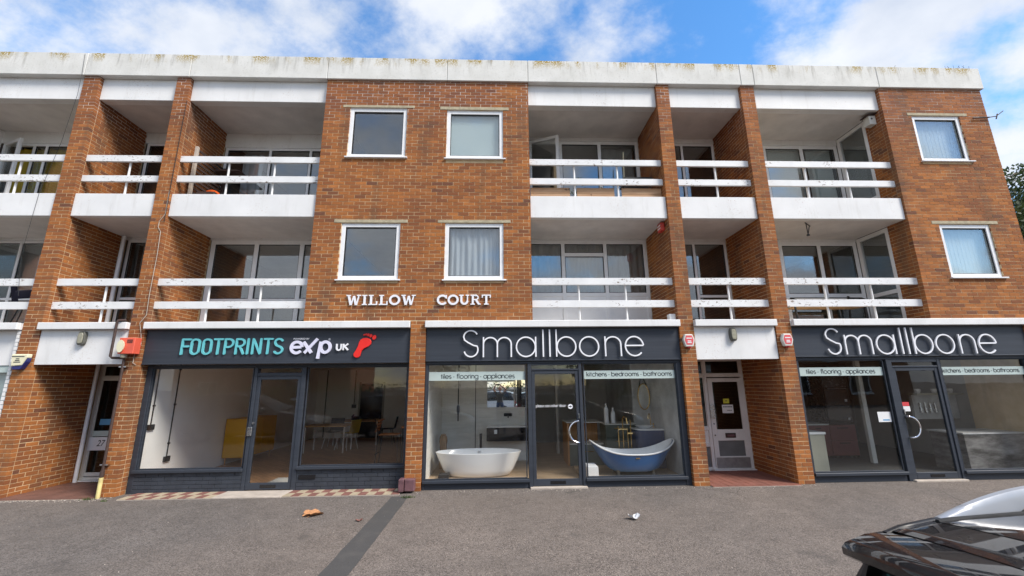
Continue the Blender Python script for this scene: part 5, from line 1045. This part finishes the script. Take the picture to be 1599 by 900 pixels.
#         u    belt half width, roof edge half width, roof edge z, crown z
CABIN = [(.12, .79, .70, .955, .96), (.20, .80, .645, 1.25, 1.262), (.245, .81, .628, 1.385, 1.405), (.306, .82, .630, 1.424, 1.450), (.34, .82, .632, 1.433, 1.462), (.46, .83, .633, 1.452, 1.486), (.9, .845, .63, 1.475, 1.512), (1.5, .85, .63, 1.478, 1.515), (1.9, .85, .625, 1.462, 1.50), (2.15, .85, .62, 1.42, 1.452), (2.6, .845, .66, 1.19, 1.215), (3.0, .83, .74, .99, 1.0), (3.1, .82, .78, .95, .952)]
def cab(u, s, v):
    """s: 0 belt .. 1 roof edge .. 2 roof centre, v = side"""
    w_, wr, zr, zc = lerp(u, CABIN); zb_ = lerp(u, LOWER)[2]-.004
    if s <= 1:
        b_ = .055*math.sin(PI*s)*(1 if zr-zb_ > .2 else 0); return Vector((u, v*(w_+(wr-w_)*s+b_), zb_+(zr-zb_)*s))
    k = s-1; a_ = wr*(1-k); return Vector((u, v*a_, zr+(zc-zr)*(1-(1-k)**2.2)))
def low(u, s, v):
    w_, zb_, zt = lerp(u, LOWER); P5 = [(0, 0), (.80, 0), (.97, .12), (1.0, .45), (.985, .72), (.935, .97), (.90, 1.0), (0, 1.0+.02)]
    i = min(int(s), 6); k = s-i; a_, b_ = P5[i], P5[i+1]
    return Vector((u, v*w_*(a_[0]+(b_[0]-a_[0])*k), zb_+(zt-zb_)*(a_[1]+(b_[1]-a_[1])*k)))
def make_car(paint, detail=True):
    g = thing('car', None, None, (0, 0, 0)); us = [i*.06 for i in range(74)]
    b = MB()
    for v in (-1, 1):
        b.grid(lambda p, q: low(4.38*p, 7*q, v), 72, 14)
    # rear and nose faces
    b.add([low(0, s*.5, v) for v in (-1, 1) for s in range(15)], [(i, i+1, 15+i+1, 15+i) for i in range(14)]); b.add([low(4.38, s*.5, v) for v in (-1, 1) for s in range(15)], [(i, i+1, 15+i+1, 15+i) for i in range(14)])
    b.build('body', paint, g, smooth=35, origin=(0, 0, 0))
    c = MB(); cu_ = [.12, .2, .245, .34, .46, .6, .75, .9, 1.1, 1.3, 1.5, 1.7, 1.9, 2.02, 2.15, 2.3, 2.45, 2.6, 2.8, 3.0, 3.1]
    for v in (-1, 1):
        ss = [0, .25, .5, .75, 1]; vs = [cab(u, s, v) for u in cu_ for s in ss]; n = len(ss)
        c.add(vs, [(i*n+j, (i+1)*n+j, (i+1)*n+j+1, i*n+j+1) for i in range(len(cu_)-1) for j in range(n-1)])
    c.build('cabin', 'trim_black', g, smooth=40, origin=(0, 0, 0))
    def patch(name, mat, u0, u1, s0, s1, off, nu=10, ns=6, both=True, par=g, sides=(-1, 1)):
        r_ = []
        for v in sides:
            mb = MB()
            def f(p, q):
                u, s = u0+(u1-u0)*p, s0+(s1-s0)*q; e_ = .004; a_ = cab(u, s, v); d1_ = cab(u+e_, s, v)-cab(u-e_, s, v); d2_ = cab(u, min(2, s+e_), v)-cab(u, max(0, s-e_), v); n_ = d1_.cross(d2_).normalized()
                if n_.z+n_.y*v < 0: n_ = -n_
                return a_+n_*off
            mb.grid(f, nu, ns); r_.append(mb.build(name, mat, par, smooth=60, origin=(0, 0, 0)))
        return r_
    # roof: spoiler skin, rear strip, main panel, split by dark seams
    for name, u0, u1, mt in (('roof_strip', .312, .432, paint), ('roof_panel', .438, 1.92, paint)):
        mb = MB()
        def f(p, q):
            u = u0+(u1-u0)*p; v = 2*q-1; s = 2-abs(v)*1.04; a_ = cab(u, max(s, .96), 1 if v >= 0 else -1); return a_+Vector((0, 0, .005))
        mb.grid(f, 24, 40).build(name, mt, g, smooth=60, origin=(0, 0, 0))
    sp_ = MB(); prof = [(.306, .006), (.25, .0), (.19, -.010), (.158, -.020), (.146, -.032), (.147, -.050), (.162, -.060), (.25, -.058), (.29, -.04)]
    ring = []; nv = 30; base = cab(.306, 2, 1).z
    for i in range(nv+1):
        v = -1+2*i/nv; wv = .635; dz = cab(.306, 2-abs(v), 1).z
        for u, z in prof: ring.append((u+.03*abs(v)**6*(1 if u < .25 else 0), v*(wv+.016), dz+z-.008*abs(v)**6))
    m_ = len(prof); sp_.add(ring, [(i*m_+j, (i+1)*m_+j, (i+1)*m_+(j+1) % m_, i*m_+(j+1) % m_) for i in range(nv) for j in range(m_)]+[tuple(range(m_)), tuple(range((nv+1)*m_-1, nv*m_-1, -1))])
    sp_.build('spoiler', paint, g, smooth=35, origin=(0, 0, 0))
    patch('side_window', 'car_glass', .50, 1.10, .10, .92, .004); patch('side_window', 'car_glass', 1.14, 1.86, .10, .92, .004); patch('side_window', 'car_glass', 1.91, 2.62, .08, .86, .004)
    # rear screen and windscreen
    def screen(name, u0, u1, sc):
        mb = MB()
        def f(p, q):
            u = u0+(u1-u0)*p; v = (2*q-1); w_, wr, zr, zc = lerp(u, CABIN); return Vector((u, v*wr*sc, zr+(zc-zr)*(1-abs(v)**2.2)))
        mb.grid(f, 10, 16).build(name, 'car_glass', g, smooth=60, origin=(0, 0, 0))
    screen('rear_screen', .135, .238, .93); screen('windscreen', 2.08, 3.02, .95)
    # roof rails: arched silver bar on feet
    for v in (-1, 1):
        mb = MB(); pts = []; n = 40; vs = []
        for i in range(n+1):
            u = .455+1.5*i/n; k = min(1, (u-.455)/.36, (1.955-u)/.36); h = .072*math.sin(k*PI/2)**.85; zc_ = cab(u, 1.0, 1).z; yv = v*(lerp(u, CABIN)[1]+.004)
            lo = zc_-.006 if k < .62 else zc_-.006+(h-.034)*min(1, (k-.62)/.12)
            hw = .013+.006*k
            vs += [(u, yv-hw, lo), (u, yv+hw, lo), (u, yv+hw, zc_+h*.7), (u, yv+hw*.5, zc_+h), (u, yv-hw*.5, zc_+h), (u, yv-hw, zc_+h*.7)]
        mb.add(vs, [(i*6+j, i*6+(j+1) % 6, (i+1)*6+(j+1) % 6, (i+1)*6+j) for i in range(n) for j in range(6)]+[(0, 1, 2, 3, 4, 5), tuple(range(n*6+5, n*6-1, -1))]); mb.build('roof_rail', 'rail_silver', g, smooth=50, origin=(0, 0, 0))
        MB().tube([(u/100, v*(lerp(u/100, CABIN)[1]-.020), cab(u/100, 1.03, 1).z+.002) for u in range(44, 196, 4)], .009, 6).build('rail_seal', 'tyre', g, smooth=60, origin=(0, 0, 0))
        MB().tube([(u/100, v*(lerp(u/100, CABIN)[1]+.004), cab(u/100, 1, 1).z-.004) for u in range(30, 205, 5)], .012, 6).build('roof_gutter', 'trim_black', g, smooth=60, origin=(0, 0, 0))
    for x in (.80, 3.48):
        for v in (-1, 1):
            w_ = MB().lathe([(.315, -.1), (.325, -.06), (.325, .06), (.315, .1), (.22, .1), (.22, -.1)], (x, v*.79, .325), 28, 'y').build('wheel', 'tyre', g, smooth=30, origin=(0, 0, 0))
            r_ = MB().lathe([(.215, .0), (.22, .05), (.205, .055), (.19, .03)], (x, v*.79, .325), 28, 'y') if v > 0 else MB().lathe([(.19, -.03), (.205, -.055), (.22, -.05), (.215, .0)], (x, v*.79, .325), 28, 'y')
            for k in range(7): a_ = 2*PI*k/7; r_.tube([(x+.03*math.cos(a_), v*.845, .325+.03*math.sin(a_)), (x+.2*math.cos(a_), v*.84, .325+.2*math.sin(a_))], [.028, .02], 5)
            r_.build('rim', 'alloy', w_, smooth=30, origin=(0, 0, 0))
    for v in (-1, 1):
        MB().grid(lambda p, q: low(.01+.13*p, 4.0+1.9*q, v)+Vector((-.012, v*.006, 0)), 5, 6).build('tail_light', 'lens_red', g, smooth=60, origin=(0, 0, 0)); MB().grid(lambda p, q: low(4.05+.26*p, 3.7+1.6*q, v)+Vector((.006, v*.01, 0)), 5, 6).build('headlight', 'lens_clear', g, smooth=60, origin=(0, 0, 0))
        MB().lathe([(.02, -.10), (.075, -.06), (.085, .04), (.06, .1)], (2.72, v*1.0, 1.02), 12, 'y', .7, .9).build('door_mirror', paint, g, smooth=50, origin=(0, 0, 0))
        for x in (1.25, 2.05): bx(x, x+.2, v*.905-.012, v*.905+.012, .80, .83).build('door_handle', paint, g, bevel=.006, origin=(0, 0, 0))
    bx(-.012, .0, -.26, .26, .55, .66).build('number_plate', 'plate_yellow', g, origin=(0, 0, 0)); bx(4.37, 4.395, -.4, .4, .40, .52).build('grille', 'trim_black', g, bevel=.01, origin=(0, 0, 0)); bx(.02, 4.3, -.70, .70, .20, .28).build('underside', 'trim_black', g, origin=(0, 0, 0))
    return g
def repaint(g, paint, old):
    for c_ in KIDS[g.name]:
        if c_.data.materials[0] == M[old]:
            if c_.data.users > 1: c_.data = c_.data.copy()
            c_.data.materials[0] = M[paint]
car = make_car('paint_black')
cars = [(car, (.812, -7.535, 0), 0, 'paint_black', 1., 'black estate car with silver roof rails, its rear roof corner in the foreground')]
for loc, rz, pt, sc, lab in (((-10.9, -7.6, 0), 0, 'paint_grey', 1.06, 'grey car mirrored in the office windows'), ((-5.1, -7.7, 0), 0, 'paint_navy', 1., 'navy car parked beside the photographer, mirrored in the shop glass'), ((1.15, -14.2, 0), PI, 'paint_white', .95, 'white car across the road seen in the wall mirror')):
    cars.append((copy_tree(car), loc, rz, pt, sc, lab))
for c_, loc, rz, pt, sc, lab in cars:
    c_.location = loc; c_.rotation_euler = (0, 0, rz); c_.scale = (sc, sc, sc); tag(c_, lab, 'car', 'cars parked in the street')
    if pt != 'paint_black': repaint(c_, pt, 'paint_black')

# ------------------------------------------------------------------ across the road (seen in the glass)
def leaves(mb, c, rx, ry, rz_, n, sz, rn):
    for i in range(n):
        while True:
            p = Vector((rn.uniform(-1, 1), rn.uniform(-1, 1), rn.uniform(-1, 1)))
            if .25 < p.length < 1: break
        q = Vector((c[0]+p.x*rx, c[1]+p.y*ry, c[2]+p.z*rz_)); d_ = Vector((rn.gauss(0, 1), rn.gauss(0, 1), rn.gauss(0, 1))).normalized(); e_ = d_.cross(Vector((rn.gauss(0, 1), rn.gauss(0, 1), rn.gauss(0, 1)))).normalized(); s_ = sz*rn.uniform(.6, 1.3)
        mb.add([q-d_*s_, q+e_*s_*.5, q+d_*s_, q-e_*s_*.5], [(0, 1, 2, 3)], min(1, max(0, rn.gauss(.45, .25))))
def tree(x, y, h, r_, lab, mat, n=3500, sz=.14, low_=.35, grp=None, seed=1):
    g = thing('tree', lab, 'tree', (x, y, 0), grp); rn = random.Random(seed); t_ = MB(); t_.tube([(x, y, -.1), (x+.1, y, h*.3), (x-.05, y+.1, h*.62)], [.2*h/7, .15*h/7, .05], 9)
    lobes = []
    for k in range(11):
        a_ = rn.random()*2*PI; d_ = r_*rn.uniform(.2, .75); z = h*rn.uniform(low_, .86); lobes.append((x+d_*math.cos(a_), y+d_*math.sin(a_), z)); t_.tube([(x, y, h*.3), (x+d_*.5*math.cos(a_), y+d_*.5*math.sin(a_), (h*.35+z)/2), lobes[-1]], [.07, .045, .015], 6)
    lobes.append((x, y, h*.88)); t_.build('trunk', 'bark', g, smooth=50); mb = MB()
    for l in lobes: leaves(mb, l, r_*.48*rn.uniform(.7, 1.2), r_*.48*rn.uniform(.7, 1.2), h*.13*rn.uniform(.8, 1.25), n//12, sz, rn)
    mb.build('crown', mat, g, fixn=False); return g
tree(16.3, 3.6, 8.2, 1.9, 'ivy covered tree behind the end of the block', 'leaf_dark', 26000, .07, .12, seed=5)
g = thing('twig', 'long bare twig reaching out of the ivy tree', 'twig', (15.4, 3.2, 7.6)); MB().tube([(15.15, 3.2, 7.55), (15.5, 3.2, 7.85), (15.9, 3.2, 7.98), (16.4, 3.2, 8.2)], [.01, .012, .014, .02], 5).build('stem', 'bark', g); q = MB(); leaves(q, (15.8, 3.2, 7.95), .6, .1, .2, 30, .05, random.Random(2)); q.build('leaf', 'leaf_dark', g, fixn=False)
for x, y, h, s_, lab in ((-4.5, -21, 6.5, 3, 'tree across the road opposite the middle pier'), (6.5, -22.5, 7.5, 4, 'tree across the road opposite the right entrance'), (-15, -23, 7, 6, 'tree across the road opposite the left end')): tree(x, y, h, 2.4, lab, 'leaf_mid', 3000, .16, grp='trees across the road', seed=s_)
hb = MB(); rn = random.Random(9)
for k in range(40): leaves(hb, (-20+k*1.0, -20.2, 1.35), .7, .45, .75, 90, .11, rn)
tag(hb.build('hedge', 'leaf_mid', None, fixn=False), 'clipped hedge across the road', 'hedge')
g = thing('fence', 'grey wooden board fence across the road', 'fence', (0, -18.6, 0))
me = bx(-.07, .07, -.012, .012, 0, 1.5).mesh('board', .003); me.materials.append(M['fence_wood'])
for k in range(130): place('board', me, Vector((-12+k*.15, -18.6, jit(.01))), g)
bx(-12, 7.5, -18.65, -18.615, .35, .43).build('rail', 'fence_wood', g); bx(-12, 7.5, -18.65, -18.615, 1.15, 1.23).build('rail', 'fence_wood', g)
def house(x0, x1, y0, y1, h, wallm, lab, wins, band):
    g = thing('house', lab, 'house', ((x0+x1)/2, (y0+y1)/2, 0), 'houses across the road'); bx(x0, x1, y0, y1, 0, h).build('wall', wallm, g); ym = (y0+y1)/2
    MB().add([(x0-.3, y0-.3, h-.1), (x1+.3, y0-.3, h-.1), (x1+.3, y1+.3, h-.1), (x0-.3, y1+.3, h-.1), (x0-.3, ym, h+2.3), (x1+.3, ym, h+2.3)], [(0, 1, 5, 4), (2, 3, 4, 5), (0, 4, 3), (1, 2, 5), (0, 3, 2, 1)]).build('roof', 'roof_tile', g)
    for x, z, w_, hh in wins:
        f = MB()
        for q in ((x, x+.08, z, z+hh), (x+w_-.08, x+w_, z, z+hh), (x+.08, x+w_-.08, z, z+.08), (x+.08, x+w_-.08, z+hh-.08, z+hh), (x+w_/2-.04, x+w_/2+.04, z+.08, z+hh-.08)): f.box(q[0], q[1], y1-.02, y1+.06, q[2], q[3])
        f = f.build('window', 'white_plastic', g); bx(x+.08, x+w_-.08, y1+.005, y1+.02, z+.08, z+hh-.08).build('pane', 'black_gloss', f); bx(x-.06, x+w_+.06, y1+.001, y1+.12, z-.08, z-.001).build('sill', 'white_plastic', f)
    if band: bx(x0, x1, y1+.001, y1+.05, h*.5, h*.5+.16).build('band_course', 'white_plastic', g)
house(9, 19, -33, -26, 5.6, 'render_cream', 'cream rendered house across the road', [(10, 3.4, 1.3, 1.3), (13, 3.4, 1.3, 1.3), (16, 3.4, 1.3, 1.3), (10, .9, 1.6, 1.4), (15, .9, 1.6, 1.4)], True)
house(-26, -12, -34, -27, 5.6, 'brick_far', 'red brick house across the road', [(-24, 3.4, 1.5, 1.2), (-20.5, 3.4, 1.5, 1.2), (-17, 3.4, 1.5, 1.2), (-24, .9, 1.5, 1.4), (-17, .9, 1.5, 1.4)], False)
house(21, 33, -32, -25, 5.8, 'brick_far', 'brick house with white windows across the road at the far right', [(22.5, 3.5, 1.2, 1.4), (26, 3.5, 1.2, 1.4), (29.5, 3.5, 1.2, 1.4), (23, .9, 1.6, 1.4), (28, .9, 1.6, 1.4)], False)

# ------------------------------------------------------------------ photographer, seen in the wall mirror
def person():
    g = thing('person', 'person in a dark patterned shirt and jeans holding a phone overhead', 'person', (.14, -8.5, 0))
    J = [('pel', (0, 0, .95), .15), ('waist', (0, 0, 1.10), .145), ('chest', (0, .0, 1.30), .165), ('neck0', (0, 0, 1.46), .085), ('neck', (0, .01, 1.53), .055),
         ('shL', (-.19, 0, 1.42), .075), ('elL', (-.31, .12, 1.60), .047), ('wrL', (-.22, .20, 1.80), .033), ('shR', (.19, 0, 1.42), .075), ('elR', (.30, .12, 1.62), .047), ('wrR', (.02, .21, 1.80), .033),
         ('hipL', (-.10, 0, .90), .105), ('knL', (-.12, .03, .50), .068), ('anL', (-.13, -.02, .09), .045), ('toL', (-.14, .13, .04), .04), ('hipR', (.10, 0, .90), .105), ('knR', (.12, .03, .50), .068), ('anR', (.13, -.02, .09), .045), ('toR', (.14, .13, .04), .04)]
    E_ = [('pel', 'waist'), ('waist', 'chest'), ('chest', 'neck0'), ('neck0', 'neck'), ('chest', 'shL'), ('shL', 'elL'), ('elL', 'wrL'), ('chest', 'shR'), ('shR', 'elR'), ('elR', 'wrR'), ('pel', 'hipL'), ('hipL', 'knL'), ('knL', 'anL'), ('anL', 'toL'), ('pel', 'hipR'), ('hipR', 'knR'), ('knR', 'anR'), ('anR', 'toR')]
    ix = {j[0]: i for i, j in enumerate(J)}; me = bpy.data.meshes.new('body'); me.from_pydata([j[1] for j in J], [(ix[a_], ix[b_]) for a_, b_ in E_], [])
    o = bpy.data.objects.new('body', me); COL.objects.link(o); sk = o.modifiers.new('skin', 'SKIN'); 
    for i, j in enumerate(J): me.skin_vertices[0].data[i].radius = (j[2], j[2]*(.72 if j[0] in ('pel', 'waist', 'chest') else 1)); 
    me.skin_vertices[0].data[0].use_root = True; o.modifiers.new('sub', 'SUBSURF').levels = 2
    dg = bpy.context.evaluated_depsgraph_get(); dg.update(); m2 = bpy.data.meshes.new_from_object(o.evaluated_get(dg)); bpy.data.objects.remove(o)
    for nm in ('shirt', 'jeans', 'skin', 'shoe'): m2.materials.append(M[nm])
    for p in m2.polygons:
        c_ = p.center; p.use_smooth = True; p.material_index = 3 if c_.z < .08 else 1 if c_.z < .98 else 2 if (c_.z > 1.50 or (abs(c_.x) > .27 and c_.z > 1.5)) else 0
    b = place('body', m2, Vector((.14, -8.5, 0)), g)
    h = MB()
    def hf(u, v):
        th, ph = 2*PI*u, PI*v; x, y, z = math.sin(ph)*math.cos(th)*.078, math.sin(ph)*math.sin(th)*.098, -math.cos(ph)*.118
        if z < -.02: x *= 1-.25*(-z-.02)/.1; 
        nose = .022*math.exp(-((x/.016)**2+((z+.012)/.03)**2)) if y > 0 else 0
        brow = -.010*math.exp(-(((abs(x)-.032)/.014)**2+((z-.012)/.012)**2)) if y > 0 else 0
        return (.14+x, -8.5+.02+y+nose+brow, 1.645+z)
    h.grid(hf, 32, 24); h = h.build('head', 'skin', g, smooth=80)
    for s_ in (-1, 1): MB().lathe([(.012, 0), (.012, .006)], (.14+s_*.032, -8.5+.104, 1.656), 8, 'y').build('eye', 'dark_print', h); MB().lathe([(.01, -.012), (.024, 0), (.015, .012)], (.14+s_*.080, -8.49, 1.64), 8, 'x', 1, 1.3).build('ear', 'skin', h)
    bx(.115, .165, -8.5+.105, -8.5+.111, 1.588, 1.596).build('mouth', 'red_tile', h)
    MB().grid(lambda u, v: (.14+.083*math.sin(PI*v*.55)*math.cos(2*PI*u), -8.492+.103*math.sin(PI*v*.55)*math.sin(2*PI*u)-.012*v, 1.648+.124*math.cos(PI*v*.55)), 24, 10).build('hair', 'hair', g, smooth=80)
    # hands: palm and five fingers each, closed on the phone's edges
    for s_, wx in ((-1, -.08), (1, .16)):
        hand = MB(); cx = wx; y_ = -8.288; hand.tube([(cx, y_-.015, 1.80), (cx-s_*.004, y_, 1.845)], [.027, .034], 8)
        for k in range(4): z = 1.832+k*.0145; hand.tube([(cx, y_+.005, z), (cx-s_*.022, y_+.028, z+.002), (cx-s_*.046, y_+.034-.004*(k == 3), z+.003), (cx-s_*(.058-.006*abs(k-1.5)), y_+.028, z+.003)], [.0085, .008, .0075, .006], 6)
        hand.tube([(cx, y_-.012, 1.815), (cx-s_*.025, y_-.016, 1.825), (cx-s_*.048, y_-.010, 1.832)], [.010, .0095, .007], 6); hand.build('hand', 'skin', g, smooth=50)
    return g
pr = person()
ph = thing('phone', 'black phone held overhead by the person', 'phone', (.0, -8.27, 1.8)); bx(-.035, .115, -8.279, -8.270, 1.81, 1.885).build('case', 'black_metal', ph, bevel=.003); bx(-.025, .105, -8.2805, -8.2792, 1.818, 1.877).build('screen', 'black_gloss', ph)

# ------------------------------------------------------------------ litter and weeds on the ground
def leaf_litter(x, y, r_, seed, lab, mat='dead_leaf', cat='leaf', curl=.5):
    """lobed blade on a midrib, edges curled up"""
    rn = random.Random(seed); a0 = rn.random()*6; n = 26; m_ = 5; vs = []; fs = []
    for i in range(n):
        th = 2*PI*i/n; lob = .62+.38*abs(math.cos(2.5*th))**.7+.06*rn.random()
        for j in range(1, m_+1):
            q = j/m_; rr = r_*lob*q; z = .006+curl*r_*q**2.2*(.2+.8*abs(math.sin(th+seed))**1.5)+.06*r_*q*math.sin(7*th)
            vs.append((x+rr*math.cos(th+a0), y+rr*.8*math.sin(th+a0), z))
    c0 = len(vs); vs.append((x, y, .006))
    for i in range(n):
        k = (i+1) % n; fs.append((c0, i*m_, k*m_))
        for j in range(m_-1): fs.append((i*m_+j, i*m_+j+1, k*m_+j+1, k*m_+j))
    mb = MB().add(vs, fs)
    if cat == 'leaf': mb.tube([(x, y, .008), (x-r_*1.1*math.cos(a0), y-r_*math.sin(a0), .012)], .003, 5)
    tag(mb.build('fallen_leaf' if cat == 'leaf' else 'paper_scrap', mat, None, smooth=50, fixn=False), lab, cat)
leaf_litter(-2.71, -1.31, .15, 4, 'large curled brown leaf on the asphalt below the office door', curl=.35); leaf_litter(-1.94, -1.63, .05, 5, 'small reddish leaf near the dark asphalt strip', 'red_tile'); leaf_litter(1.90, -1.81, .085, 6, 'scrap of white paper on the asphalt below the bath shop door', 'paper', 'paper', .8)
rn = random.Random(11); gm = MB()
for (x, y, n, s_) in ((-1.52, -.42, 60, .05), (-6.98, -.13, 60, .05), (-8.05, 1.15, 40, .06), (-6.6, -.27, 25, .03)):
    for i in range(n):
        c_ = Vector((x+rn.gauss(0, s_), y+rn.gauss(0, s_*.5), 0)); d_ = Vector((rn.gauss(0, .5), rn.gauss(0, .5), 1)).normalized(); e_ = d_.cross(Vector((rn.gauss(0, 1), rn.gauss(0, 1), 0))).normalized()*.006; h = rn.uniform(.02, .06)
        gm.add([c_-e_, c_+e_, c_+d_*h], [(0, 1, 2)], rn.random())
tag(gm.build('weeds', 'leaf_mid', None, fixn=False), 'small green weeds along the foot of the walls', kind='stuff')
gv = MB()
for i in range(900):
    k = rn.random()
    if k < .35: x, y = rn.uniform(-8.6, -6.6), -.15+rn.gauss(0, .06)
    elif k < .65: x, y = rn.uniform(-1.6, 5.9), .0-abs(rn.gauss(0, .12))-.02
    else: x, y = rn.uniform(-9, 10), rn.uniform(-5, -.2)
    s_ = rn.uniform(.003, .012)*(1 if k < .65 else .8); c_ = Vector((x, y, .002)); a_ = rn.random()*PI
    gv.add([c_+Vector((math.cos(a_+2*PI*j/4)*s_, math.sin(a_+2*PI*j/4)*s_*.7, 0)) for j in range(4)]+[c_+Vector((0, 0, s_*.8))], [(0, 1, 4), (1, 2, 4), (2, 3, 4), (3, 0, 4)])
tag(gv.build('grit', 'concrete', None), 'pale grit and crumbs scattered along the foot of the building', kind='stuff')
